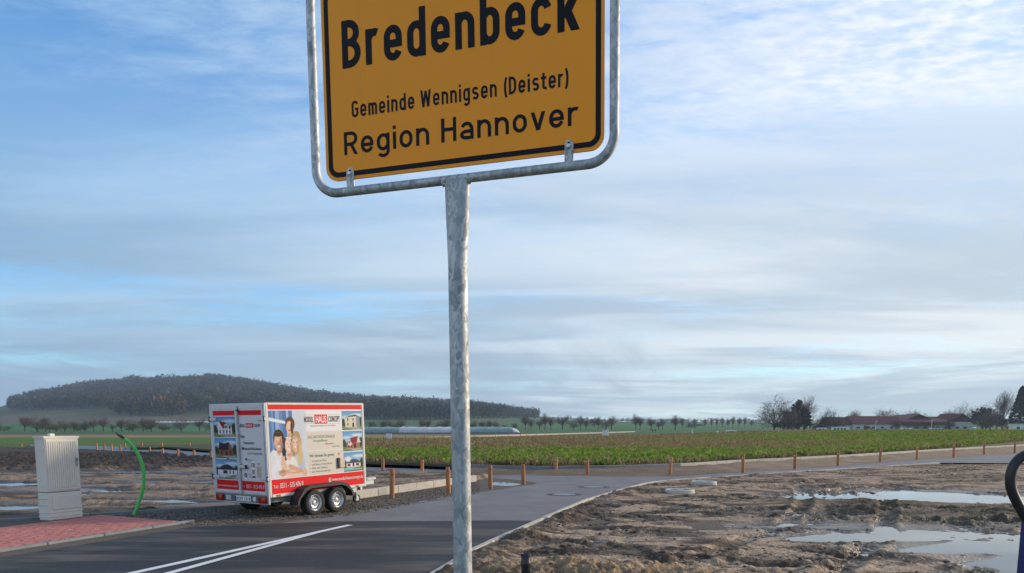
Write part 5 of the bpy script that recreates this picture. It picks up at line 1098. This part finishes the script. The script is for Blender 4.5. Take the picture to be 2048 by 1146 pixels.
# ------------------------------------------------------------------ advertising trailer
def trailer():
    Lb, Wb, zb, zt = 2.65, 1.70, .447, 2.29; rz = math.atan2(.839, .545)
    root = thing('box_trailer', 'white and red tandem-axle box trailer covered with house advertising', 'trailer', (-4.72, 14.40, -.035), rz); root.rotation_euler = (0, -R(1.35), rz)
    body_m = mat('trailer_white', (.62, .60, .54), .45, var=.06, scale=3, spec=.4); alu = mat('aluminium_profile', (.56, .59, .62), .42, metal=.35, var=.08, scale=8); red = mat('print_red', (.66, .008, .012), .5, var=.03, scale=5, spec=.15)
    beige = mat('print_beige', (.54, .505, .43), .4, var=.02, scale=5); whitep = mat('print_white', (.62, .635, .65), .4, var=.02, scale=5); ink = mat('print_ink', (.035, .035, .042), .45, var=0); grey = mat('print_grey', (.22, .22, .22), .45, var=0); green = mat('print_green', (.06, .26, .12), .45, var=0); redl = mat('print_text_red', (.55, .06, .07), .45, var=0); teal = mat('print_teal', (.02, .13, .12), .45, var=0)
    dkp = mat('dark_plastic', (.022, .023, .026), .55, var=.2, scale=8, spec=.4); steel = mat('galv_bar', (.42, .46, .48), .45, metal=.5, var=.15, scale=12); tyre = mat('tyre', (.02, .02, .021), .85, var=.15); rimm = mat('rim_silver', (.62, .63, .64), .32, metal=.7, var=.08, scale=20)
    MB().box((Lb / 2, Wb / 2, (zb + zt) / 2), (Lb - .02, Wb - .02, zt - zb - .02)).build('body', body_m, root)
    MB().box((Lb / 2, Wb / 2, zt + .004), (Lb + .02, Wb + .02, .03), bev=.01).build('roof', mat('roof_dark', (.10, .105, .11), .6, var=.1), root)
    # profiles round the side
    H_ = zt - zb
    for x, w in ((.02, .05), (Lb - .03, .06)): MB().box((x, -.004, (zb + zt) / 2), (w, .02, H_), bev=.006).build('corner_post', body_m, root)
    MB().box((Lb / 2, -.004, zt - .02), (Lb - .10, .018, .04), bev=.005).build('top_rail', body_m, root); MB().box((Lb / 2, -.006, zb + .03), (Lb - .10, .022, .06), bev=.006).build('bottom_rail', body_m, root)
    panel = MB().box((Lb / 2, .003, (zb + zt) / 2), (Lb - .1, .014, H_ - .08)).build('side_panel', whitep, root)
    lay = [0]
    def SP(s, v, d): return (s, -.0045 - d, zt - v * H_)
    def rect(s0, v0, s1, v1, m, d, nm): b = MB(); b.add([SP(s0, v0, d), SP(s1, v0, d), SP(s1, v1, d), SP(s0, v1, d)], [(0, 1, 2, 3)]); return b.build(nm, m, panel)
    def txt(t, s0, s1, v0, v1, m, d=.004, nm='lettering', bold=0.0):
        h = (v1 - v0) * H_; o = text_mesh(t, lambda u, w: SP(s0 + u, v1 - w / H_, d), h, s1 - s0, bold).build(nm, m, panel); return o
    rect(.055, .022, Lb - .07, .072, red, .001, 'red_band'); rect(.055, .812, Lb - .07, .968, red, .001, 'red_band')
    rect(.96, .315, 1.97, .525, beige, .0012, 'beige_field'); rect(.98, .535, 1.97, .80, beige, .0012, 'beige_field')
    family().mesh('printed_photo', lambda a, b: SP(.06 + a * .93, .082 + b * .722, .002), panel)
    rect(1.22, .128, 1.568, .232, red, .002, 'logo_box'); txt('MODUL', .94, 1.19, .148, .212, ink, bold=.02); txt('HAUS', 1.25, 1.54, .142, .218, whitep, bold=.03); txt('CONCEPT', 1.60, 1.93, .146, .21, ink, bold=.02)
    for v in (.13, .228):
        rect(.94, v, 1.20, v + .003, grey, .002, 'logo_line'); rect(1.60, v, 1.92, v + .003, grey, .002, 'logo_line')
    txt('MASSIVHÄUSER ZUM FESTPREIS', 1.10, 1.80, .246, .262, grey); txt('DAS ARCHITEKTENHAUS', 1.02, 1.76, .358, .393, grey); txt('Energieeffizient', 1.16, 1.55, .405, .432, green); txt('lebenswert', 1.48, 1.72, .445, .468, redl); txt('innovativ', 1.68, 1.90, .478, .500, grey)
    txt('Wir beraten Sie gerne!', 1.04, 1.72, .568, .602, teal, bold=.008)
    for k, (t, e) in enumerate((('in unserem Büro', 1.50), ('auf Ihrem Grundstück', 1.66), ('über das Telefon', 1.52), ('per Videokonferenz', 1.60))):
        v = .632 + .040 * k; txt(t, 1.10, e, v, v + .024, grey); rect(1.045, v + .008, 1.062, v + .018, redl, .002, 'bullet')
    b = MB(); b.add([SP(1.83, .574, .003), SP(1.885, .574, .003), SP(1.857, .606, .003)], [(0, 1, 2)]); b.build('red_arrow', red, panel)
    MB().box((1.90, -.022, zt - .69 * H_), (.20, .03, .115 * H_), bev=.004).build('leaflet_box', mat('leaflet', (.50, .38, .30), .5, var=.4, scale=14), panel); MB().box((1.83, -.024, zt - .69 * H_), (.06, .034, .12 * H_), bev=.004).build('leaflet_holder', dkp, panel)
    for k, (v0, v1) in enumerate(((.09, .312), (.325, .561), (.574, .802))): house(k).mesh('printed_photo', lambda a, b, v0=v0, v1=v1: SP(1.99 + a * .585, v0 + b * (v1 - v0), .002), panel)
    txt('Tel.:', .09, .22, .868, .905, whitep); txt('0511 - 515 476 0', .255, .84, .853, .908, whitep, bold=.012); txt('@ www.modul-hausconcept.de', 1.53, 2.55, .853, .892, whitep, bold=.012)
    # rear: doors, hinges, lock rods, lights, plate
    zr = .31; HR = zt - zr
    for y, w in ((.018, .05), (Wb - .018, .05)): MB().box((-.012, y, (zt + zr) / 2), (.03, w, HR), bev=.006).build('rear_post', alu, root)
    MB().box((-.010, Wb / 2, zt - .03), (.026, Wb - .09, .06), bev=.006).build('rear_rail', alu, root)
    def RP(y, v, d): return (-.020 - d, y, zt - v * HR)
    for y0, y1, side in ((.05, .845, 0), (.855, Wb - .05, 1)):
        dr = MB().box((-.008, (y0 + y1) / 2, zt - .47 * HR), (.022, y1 - y0, .88 * HR), bev=.004).build('door', whitep, root)
        for yy in (y0 + .022, y1 - .022): MB().box((-.022, yy, zt - .47 * HR), (.016, .044, .88 * HR), bev=.004).build('door_frame', alu, dr)
        for v in (.045, .897): MB().box((-.0215, (y0 + y1) / 2, zt - v * HR), (.014, y1 - y0 - .09, .044), bev=.004).build('door_frame', alu, dr)
        def rr(ya, v0, yb, v1, m, d, nm): b = MB(); b.add([RP(ya, v0, d), RP(yb, v0, d), RP(yb, v1, d), RP(ya, v1, d)], [(0, 1, 2, 3)]); return b.build(nm, m, dr)
        def rt(t, yl, yr, v0, v1, m, d=.005, bold=0.0): return text_mesh(t, lambda u, w: RP(yl - u, v1 - w / HR, d), (v1 - v0) * HR, yl - yr, bold).build('lettering', m, dr)
        rr(y0 + .05, .07, y1 - .05, .118, red, .001, 'red_band'); rr(y0 + .05, .775, y1 - .05, .872, red, .001, 'red_band')
        if side:
            for k, (v0, v1) in enumerate(((.130, .335), (.345, .552), (.562, .765))): house(3 + k).mesh('printed_photo', lambda a, b, v0=v0, v1=v1: RP(y1 - .055 - a * (y1 - y0 - .11), v0 + b * (v1 - v0), .002), dr)
            rt('www.modul-hausconcept.de', y1 - .08, y0 + .08, .822, .842, whitep, bold=.01)
        else:
            rt('MODUL', .76, .60, .205, .235, ink, bold=.02); rr(.58, .196, .36, .242, red, .002, 'logo_box'); rt('HAUS', .555, .385, .203, .233, whitep, bold=.02); rt('CONCEPT', .34, .14, .205, .235, ink, bold=.02)
            rt('Wir', .76, .62, .315, .347, ink, bold=.01); rt('bauen', .67, .36, .372, .405, ink, bold=.01); rt('Massivhäuser', .74, .14, .430, .462, ink, bold=.01); rt('zum Festpreis', .58, .14, .480, .506, ink)
            def disc(y, v, r, m, d, nm): b = MB(); b.add([RP(y + r * math.cos(a), v + r / HR * math.sin(a), d) for a in np.linspace(0, 2 * math.pi, 28)[:-1]], [tuple(range(27))]); return b.build(nm, m, dr)
            disc(.42, .612, .085, mat('print_bright', (.8, .8, .8), .4, var=0), .002, 'speed_badge'); rt('100', .485, .355, .590, .634, ink, .004, .02)
            disc(.665, .716, .045, mat('badge_blue', (.01, .05, .22), .4, var=0), .002, 'round_badge'); rt('f', .675, .652, .703, .732, whitep, .004, .03); rr(.57, .70, .50, .735, mat('badge_pink', (.45, .18, .20), .4, var=0), .002, 'square_badge'); disc(.535, .7175, .022, whitep, .004, 'badge_ring')
            rr(.46, .66, .39, .70, grey, .002, 'small_print'); rr(.47, .722, .37, .74, ink, .002, 'small_print'); rr(.31, .625, .19, .735, mat('leaflet', (.5, .38, .3)), .002, 'printed_leaflet'); b = MB(); b.add([RP(.28, .592, .003), RP(.22, .592, .003), RP(.25, .612, .003)], [(0, 1, 2)]); b.build('red_arrow', red, dr)
            rt('Tel.', .77, .70, .822, .838, whitep); rt('0511 - 515 476 0', .66, .12, .808, .845, whitep, bold=.012)
    for y in (.16, Wb - .16):
        for v in (.155, .745): h_ = MB().box((-.040, y - (.06 if y < 1 else -.06), zt - v * HR), (.02, .24, .055), bev=.005).build('hinge', alu, root); MB().lathe([(.018, -.05), (.018, .05)], (-.04, .0 if y < 1 else Wb, zt - v * HR), 8).build('hinge_pin', dkp, h_)
    rod = MB().tube([(-.05, .80, zt - .05), (-.05, .80, zr + .17)], .013, 8).build('lock_rod', steel, root)
    for v in (.07, .30, .60, .885): MB().box((-.045, .80, zt - v * HR), (.03, .07, .04), bev=.006).build('rod_guide', alu if v != .07 else dkp, rod)
    lk = MB().box((-.055, .70, zt - .632 * HR), (.03, .22, .06), bev=.008).build('lock_handle', alu, root); MB().box((-.06, .60, zt - .632 * HR), (.034, .05, .08), bev=.008).build('grip', dkp, lk)
    for y in (.60, 1.18): s_ = MB().lathe([(0, -.03), (.022, -.03), (.022, -.01), (0, -.008)], (-.02, y, zt - .556 * HR), 12, 'X').build('door_stay', dkp, root); MB().box((-.05, y - .10, zt - .556 * HR - .004), (.012, .18, .012)).build('stay_bar', steel, s_)
    bar = MB().box((-.006, Wb / 2, zr + .085), (.03, Wb - .10, .15)).build('light_bar', mat('bar_grey', (.13, .14, .15), .6, var=.1), root); MB().box((-.012, Wb / 2, zr + .008), (.04, Wb - .06, .02), bev=.004).build('bar_edge', alu, bar)
    redlens = mat('red_lens', (.30, .012, .012), .2, var=.2, scale=30, spec=.6); amb = mat('amber_lens', (.50, .14, .01), .25, var=.1, scale=30)
    for y in (.17, Wb - .19):
        tl = MB().box((-.04, y, zr + .085), (.05, .24, .13), bev=.012).build('tail_light', redlens, root); MB().box((-.05, y - .05, zr + .105), (.045, .09, .06), bev=.006).build('indicator', amb, tl)
    MB().box((-.035, .42, zr + .09), (.03, .09, .09), bev=.012).build('reverse_lamp', mat('clear_lens', (.7, .72, .74), .2, var=.05), root); MB().box((-.03, 1.24, zr + .09), (.02, .16, .10), bev=.006).build('light_cluster', alu, root)
    pl = MB().box((-.03, .79, zr + .09), (.012, .50, .105), bev=.004).build('number_plate', mat('plate_white', (.78, .79, .78), .4, var=0), root); b = MB(); b.add([(-.0372, 1.035, zr + .042), (-.0372, .99, zr + .042), (-.0372, .99, zr + .138), (-.0372, 1.035, zr + .138)], [(0, 1, 2, 3)]); b.build('euro_band', mat('euro_blue', (.01, .04, .30), .4, var=0), pl)
    text_mesh('H:XY 1519', lambda u, w: (-.0378, .975 - u, zr + .058 + w), .066, .42, .02).build('lettering', ink, pl)
    # side markers
    for s_ in (.20, 2.36): MB().box((s_, -.024, zb + .03), (.09, .016, .035), bev=.004).build('side_marker', amb, root)
    # chassis, drawbar
    for y in (.25, Wb - .25): MB().box((1.35, y, zb - .07), (2.6, .06, .12)).build('chassis_beam', steel, root)
    MB().box((Lb + .02, Wb / 2, zb - .04), (.06, Wb * .8, .1)).build('cross_beam', steel, root)
    db = MB().box((Lb + .50, Wb / 2, zb - .03), (1.2, .09, .10), bev=.008).build('drawbar', steel, root)
    MB().box((Lb + 1.02, Wb / 2, zb + .05), (.36, .09, .09), bev=.03).build('coupling', steel, db); MB().tube([(Lb + .80, Wb / 2, zb + .05), (Lb + .92, Wb / 2, zb + .13), (Lb + 1.10, Wb / 2, zb + .16)], .018, 8).build('hand_brake', dkp, db); MB().tube([(Lb + .62, Wb / 2, zb - .06), (Lb + .62, Wb / 2, zb - .18)], .02, 8).build('cable_hook', dkp, db)
    jw = MB().tube([(Lb + .18, Wb / 2 - .28, zb + .08), (Lb + .18, Wb / 2 - .28, zb - .22)], .028, 10).build('jockey_stem', steel, root); MB().box((Lb + .22, Wb / 2 - .28, zb - .25), (.05, .11, .16), bev=.01).build('jockey_fork', steel, jw); MB().lathe([(.0, -.03), (.07, -.03), (.10, -.026), (.105, 0), (.10, .026), (.07, .03), (0, .03)], (Lb + .25, Wb / 2 - .28, zb - .335), 18, 'Y').build('jockey_wheel', tyre, jw); MB().lathe([(.0, -.036), (.05, -.036), (.06, -.03), (.06, .03), (.05, .036), (0, .036)], (Lb + .25, Wb / 2 - .28, zb - .335), 16, 'Y').build('jockey_hub', rimm, jw)
    # wheels on both sides
    def wheel(s_, y, sg):
        w = bpy.data.objects.new('wheel', None); COL.objects.link(w); w.parent = root; w.location = (s_, y, .262); w.rotation_euler = (0, random.uniform(0, 3), 0 if sg < 0 else math.pi); w.empty_display_size = .1
        MB().lathe([(.165, -.085), (.195, -.098), (.235, -.098), (.254, -.085), (.2605, -.06), (.2605, -.034), (.2545, -.031), (.2545, -.026), (.2605, -.023), (.2605, .023), (.2545, .026), (.2545, .031), (.2605, .034), (.2605, .06), (.254, .085), (.235, .098), (.195, .098), (.165, .085)], (0, 0, 0), 40, 'Y', cap=False).build('tyre', tyre, w, autos=35)
        rim = MB().lathe([(.172, -.086), (.165, -.092), (.158, -.084), (.150, -.05), (.142, -.036)], (0, 0, 0), 40, 'Y', cap=False).build('rim', rimm, w, autos=50)
        b = MB()   # disc with slots
        for k in range(16):
            a0 = 2 * math.pi * k / 16; a1 = a0 + 2 * math.pi / 16 * .56
            def p(r_, a, yy): return (r_ * math.cos(a), yy, r_ * math.sin(a))
            b.add([p(.143, a0, -.037), p(.143, a1, -.037), p(.108, a1 , -.056), p(.108, a0, -.056)], [(0, 1, 2, 3)])
        b.lathe([(.110, -.055), (.098, -.064), (.082, -.060), (.066, -.040), (.040, -.040), (.034, -.062), (.0, -.066)], (0, 0, 0), 32, 'Y', cap=False); b.build('wheel_disc', rimm, w)
        MB().lathe([(.0, -.02), (.148, -.02), (.148, .06), (0, .06)], (0, 0, 0), 24, 'Y').build('brake_drum', mat('drum_dark', (.03, .03, .03), .8, var=.1), w)
        b = MB()
        for k in range(5): a = 2 * math.pi * k / 5; b.lathe([(.009, -.054), (.009, -.036), (.0, -.036)], (.054 * math.cos(a), 0, .054 * math.sin(a)), 6, 'Y')
        b.build('wheel_nuts', dkp, w)
    for s_ in (.955, 1.57):
        wheel(s_, -.125, -1); wheel(s_, Wb + .125, 1); MB().tube([(s_, -.05, .262), (s_, Wb + .05, .262)], .03, 8).build('axle', dkp, root)
    # mudguards
    for y0, y1 in ((-.245, -.002), (Wb + .002, Wb + .245)):
        prof = [(.46, .26), (.50, .38), (.66, .57), (.80, .625), (1.74, .625), (1.87, .58), (2.00, .42), (2.04, .30)]; th = .022; inner = [(x + (th if x < 1.2 else -th), z - (th if .5 < z else 0)) for x, z in prof]
        fd = MB().prism(prof + inner[::-1], y0, y1, lambda p, q, h: (p, h, q)).build('mudguard', dkp, root)
        ye = y0 if y0 < 0 else y1 - .012
        lip = [(x + (.05 if x < 1.2 else -.05), z - (.05 if z > .5 else 0)) for x, z in prof]; MB().prism(prof + lip[::-1], ye - .004, ye + .012, lambda p, q, h: (p, h, q)).build('mudguard_lip', dkp, fd)
trailer()

# ------------------------------------------------------------------ street cabinet, conduit, manholes, pipe
def cabinet():
    u = Vector((.4, .917, 0)).normalized(); x, y = gp(99, 1045.6); w, dp, h = .68, .28, 1.57; rz = math.atan2(u.y, u.x)
    o = thing('street_cabinet', 'pale grey telecom street cabinet with ribbed door on the red paving', 'cabinet', (x, y, .03), rz)   # local x along the front, y to the back
    m = mat('cabinet_grey', (.64, .63, .55), .6, var=.06, scale=4, var2=.05, scale2=25); m2 = mat('cabinet_seam', (.16, .16, .15), .8, var=0)
    zs = .53
    b = MB().box((w / 2, dp / 2, zs / 2), (w, dp, zs - .012), bev=.012); base = b.build('plinth', m, o)
    for z in (.075, .15): MB().box((w / 2, dp / 2, z), (w + .016, dp + .016, .02), bev=.006).build('plinth_rib', m, base)
    for z in (.30, .42): MB().box((-.006, dp / 2, z), (.012, dp * .9, .03), bev=.004).build('plinth_rib', m, base)
    MB().box((w / 2 + .01, -.006, .335), (w * .80, .012, .26), bev=.005).build('plinth_cover', m, base)
    MB().box((w / 2, dp / 2, zs), (w - .03, dp - .03, .02)).build('seam', m2, o)
    bd = MB().box((w / 2, dp / 2, (zs + h) / 2), (w, dp, h - zs - .014), bev=.012).build('housing', m, o)
    rf = MB(); rf.prism([(-.015, h - .02), (-.015, h + .012), (dp * .5, h + .018), (dp + .015, h + .012), (dp + .015, h - .02)], -.015, w + .015, lambda p, q, k: (k, p, q)); rf.build('roof', m, o)
    MB().box((w * .35, dp * .5, h + .035), (.10, .08, .06), bev=.008).build('vent_cap', m, o)
    dr = MB().box((w / 2, -.006, (zs + h) / 2), (w - .05, .014, h - zs - .07), bev=.005).build('door', m, o)
    rb = MB()
    n = 13
    for k in range(n): rb.box((.075 + (w - .15) * k / (n - 1), -.016, (zs + h) / 2), (.026, .014, h - zs - .16), bev=.004)
    rb.build('door_ribs', m, dr)
    hd = MB().box((w - .075, -.028, zs + .56), (.035, .025, .17), bev=.008).build('handle', mat('handle_grey', (.30, .31, .31), .5), dr); MB().box((w - .075, -.042, zs + .60), (.022, .012, .05), bev=.004).build('lock', mat('lock_dark', (.1, .1, .1), .5), hd)
cabinet()
def conduit():
    Y0 = gp(263, 1030)[1]; pts = [(263, 1030), (267.5, 1018), (273, 1001), (278.5, 982), (281.8, 962), (281.8, 942), (278, 922), (271, 904), (262, 889), (250, 877.5)]
    x0 = vx(263, Y0); P = []
    for i, (a, b) in enumerate(pts): P.append((vx(a, Y0) - x0, .10 * math.sin(i * .3), CAMH - (b - 858) * Y0 / F))
    P = [(P[0][0] - .03, 0, -.2)] + P
    # smooth
    Q = []
    A_ = np.array(P)
    for i in range(len(A_) - 1):
        p0, p1, p2, p3 = A_[max(i - 1, 0)], A_[i], A_[i + 1], A_[min(i + 2, len(A_) - 1)]
        for t in np.linspace(0, 1, 6)[:-1]: Q.append(.5 * ((2 * p1) + (-p0 + p2) * t + (2 * p0 - 5 * p1 + 4 * p2 - p3) * t * t + (-p0 + 3 * p1 - 3 * p2 + p3) * t ** 3))
    Q.append(A_[-1]); o = thing('cable_conduit', 'bright green cable conduit arching up from the shoulder by the cabinet', 'conduit', (x0, Y0, 0))
    MB().tube(Q, .035, 14).build('sleeve', mat('conduit_green', (.085, .52, .10), .5, var=.08, scale=4), o, autos=40)
    d = Vector(Q[-1] - Q[-2]).normalized(); e = Vector(Q[-1])
    for k, c in enumerate(((.02, .02, .025), (.03, .10, .06), (.25, .06, .02), (.02, .03, .06), (.02, .02, .02))):
        a = k * 1.256; off = Vector((math.cos(a) * .02, math.sin(a) * .018, math.sin(a * 2) * .015)); MB().tube([e + off - d * .03, e + off * 1.2 + d * .06, e + off * 1.7 + d * (.10 + .02 * k % 3)], .011, 8).build('cable_end', mat('cable_%d' % k, c, .5), o)
conduit()
def rings():
    for px_, py_, lab in ((1366, 988, 'nearer low concrete manhole ring in the mud by the road'), (1414, 970, 'farther low concrete manhole ring in the mud near the junction')):
        x, y = gp(px_, py_, .03); y += .38; o = thing('manhole_ring', lab, 'manhole ring', (x, y, .0), 0, 'manhole rings in the mud')
        MB().lathe([(.30, -.1), (.30, .115), (.325, .125), (.38, .125), (.395, .11), (.395, -.1)], (0, 0, 0), 40, cap=False).build('ring', mat('ring_concrete', (.50, .49, .45), .85, var=.12, scale=9), o, autos=40)
        MB().lathe([(0, .112), (.285, .112), (.297, .10), (.297, .06)], (0, 0, 0), 36, cap=False).build('lid', mat('lid_iron', (.13, .095, .08), .7, var=.3, scale=8), o)
        MB().lathe([(0, .12), (.09, .12), (.095, .112)], (0, 0, 0), 20, cap=False).build('lid_boss', mat('lid_pale', (.4, .38, .34), .7), o)
    for px_, py_, lab in ((1128, 989, 'nearer round manhole cover set in the asphalt'), (1187, 974, 'farther round manhole cover set in the asphalt')):
        x, y = gp(px_, py_); o = thing('manhole_cover', lab, 'manhole cover', (x, y, 0), 0, 'manhole covers in the road')
        MB().lathe([(.31, .0045), (.36, .0045), (.47, .0035), (.49, .001)], (0, 0, 0), 40, cap=False).build('surround', mat('tar_patch', (.03, .031, .034), .7, var=.2, scale=12), o)
        MB().lathe([(.0, .008), (.29, .008), (.31, .006), (.31, -.02)], (0, 0, 0), 40, cap=False).build('cover', mat('worn_iron', (.20, .20, .20), .36, metal=.6, var=.2, scale=10), o); b = MB()
        for k in range(-3, 4): b.box((k * .075, 0, .010), (.03, 2 * math.sqrt(max(.01, .24 ** 2 - (k * .075) ** 2)), .005))
        b.build('cover_ribs', mat('worn_iron', (.3, .3, .3)), o)
rings()
def pipe():
    Y_ = 8.1; x = vx(1052, Y_); zt = CAMH - (1108 - 858) * Y_ / F; o = thing('pipe_stub', 'black plastic pipe stub standing upright in the sand heap', 'pipe', (x, Y_, 0)); m = mat('black_pipe', (.022, .025, .032), .5, var=.2, scale=10)
    MB().lathe([(.05, -.2), (.05, zt - .14), (.058, zt - .13), (.058, zt - .10), (.052, zt - .09), (.052, zt - .02)], n=24, cap=False).build('tube', m, o, autos=40); MB().lathe([(.0, zt - .012), (.045, zt - .012), (.048, zt), (.058, zt), (.058, zt - .03), (.052, zt - .035)], n=24, cap=False).build('cap', m, o, autos=40)
pipe()
def casing():
    Y_ = 3.4; x0 = vx(2040, Y_); zt = CAMH - (1036 - 858) * Y_ / F
    o = thing('blue_casing', 'dark blue upright casing with a black looped handle, cut by the right edge', 'machine', (x0 + .315, Y_, 0)); bl = mat('deep_blue', (.008, .022, .13), .38, var=.06, scale=6); bk = mat('black_rubber', (.018, .018, .02), .45, var=.25, scale=14, bump=.2, bscale=60, bdist=.002)
    pr = [(-.225, 0), (.225, 0), (.20, zt - .03), (.17, zt), (-.17, zt), (-.20, zt - .03)]
    MB().prism(pr, -.13, .13, lambda p, q, h: (p, h, q)).build('shell', bl, o); MB().box((0, -.135, zt * .55), (.30, .012, zt * .5), bev=.004).build('front_panel', bl, o)
    pts = [(2062, 1048), (2043, 1020), (2028, 995), (2019, 975), (2016, 955), (2018, 938), (2024, 925), (2034, 914), (2050, 906), (2075, 902), (2105, 906), (2130, 925), (2140, 950), (2136, 990), (2125, 1048)]
    P = [np.array((vx(a, Y_) - x0 - .315, -.02, CAMH - (b - 858) * Y_ / F)) for a, b in pts]; Q = []
    for i in range(len(P) - 1):
        p0, p1, p2, p3 = P[max(i - 1, 0)], P[i], P[i + 1], P[min(i + 2, len(P) - 1)]
        for t in np.linspace(0, 1, 6)[:-1]: Q.append(.5 * ((2 * p1) + (-p0 + p2) * t + (2 * p0 - 5 * p1 + 4 * p2 - p3) * t * t + (-p0 + 3 * p1 - 3 * p2 + p3) * t ** 3))
    MB().tube(Q, .0215, 16).build('handle', bk, o, smooth=True)
casing()
def walkers():
    cl = mat('dark_coat', (.014, .015, .02), .9, var=.1); sk = mat('skin', (.35, .2, .15), .6, var=.05); hr = mat('hair', (.02, .015, .012), .8, var=.1)
    for px_, lab, h in ((1303.5, 'left of two distant walkers in dark clothes on the field', 1.0), (1309, 'right of two distant walkers in dark clothes on the field', 1.04)):
        x, y, z = at(px_, 330); J = {'pel': (0, 0, .95, .15), 'wa': (0, 0, 1.12, .14), 'ch': (0, -.01, 1.34, .17), 'ne': (0, -.01, 1.50, .065), 'he': (0, -.02, 1.62, .10), 'ht': (0, -.01, 1.74, .07),
             'sl': (-.19, 0, 1.42, .07), 'el': (-.25, .03, 1.14, .055), 'wl': (-.24, -.08, .90, .04), 'sr': (.19, 0, 1.42, .07), 'er': (.25, -.03, 1.14, .055), 'wr': (.24, .06, .90, .04),
             'hl': (-.10, 0, .90, .10), 'kl': (-.11, -.12, .50, .075), 'al': (-.10, .02, .09, .05), 'tl': (-.10, -.14, .04, .04), 'hr': (.10, 0, .90, .10), 'kr': (.11, .02, .50, .075), 'ar': (.10, .22, .12, .05), 'tr': (.10, .08, .04, .04)}
        E_ = [('pel', 'wa'), ('wa', 'ch'), ('ch', 'ne'), ('ne', 'he'), ('he', 'ht'), ('ch', 'sl'), ('sl', 'el'), ('el', 'wl'), ('ch', 'sr'), ('sr', 'er'), ('er', 'wr'), ('pel', 'hl'), ('hl', 'kl'), ('kl', 'al'), ('al', 'tl'), ('pel', 'hr'), ('hr', 'kr'), ('kr', 'ar'), ('ar', 'tr')]
        ks = list(J); me = bpy.data.meshes.new('person'); me.from_pydata([J[k][:3] for k in ks], [(ks.index(a), ks.index(b)) for a, b in E_], [])
        o = link('person', me, cl); o.location = (x, y, z); o.scale = (h, h, h); o.rotation_euler = (0, 0, 2.6); tag(o, lab, 'person', 'walkers far out on the field')
        o.modifiers.new('skin', 'SKIN'); 
        for k, v in zip(ks, me.skin_vertices[0].data): v.radius = (J[k][3], J[k][3])
        me.skin_vertices[0].data[0].use_root = True; s_ = o.modifiers.new('sub', 'SUBSURF'); s_.levels = 1; s_.render_levels = 1
        MB().lathe([(.0, 1.52), (.075, 1.55), (.09, 1.62), (.07, 1.70), (0, 1.72)], (0, -.06, 0), 10, cap=False).build('face', sk, o, smooth=True); MB().lathe([(.10, 1.60), (.115, 1.68), (.09, 1.76), (0, 1.80)], (0, .0, 0), 12, cap=False).build('hair', hr, o, smooth=True)
walkers()

# ------------------------------------------------------------------ air
def haze():
    b = MB().box((0, 1500, 110), (7400, 4000, 240)); m = bpy.data.materials.new('haze_air'); m.use_nodes = True; nt = m.node_tree; nt.nodes.clear(); o_ = nt.nodes.new('ShaderNodeOutputMaterial'); v = nt.nodes.new('ShaderNodeVolumePrincipled')
    v.inputs['Color'].default_value = (.62, .80, 1, 1); v.inputs['Density'].default_value = 1.5e-4; v.inputs['Anisotropy'].default_value = .2; nt.links.new(v.outputs[0], o_.inputs['Volume'])
    o = b.build('haze', m); tag(o, kind='stuff')
haze()
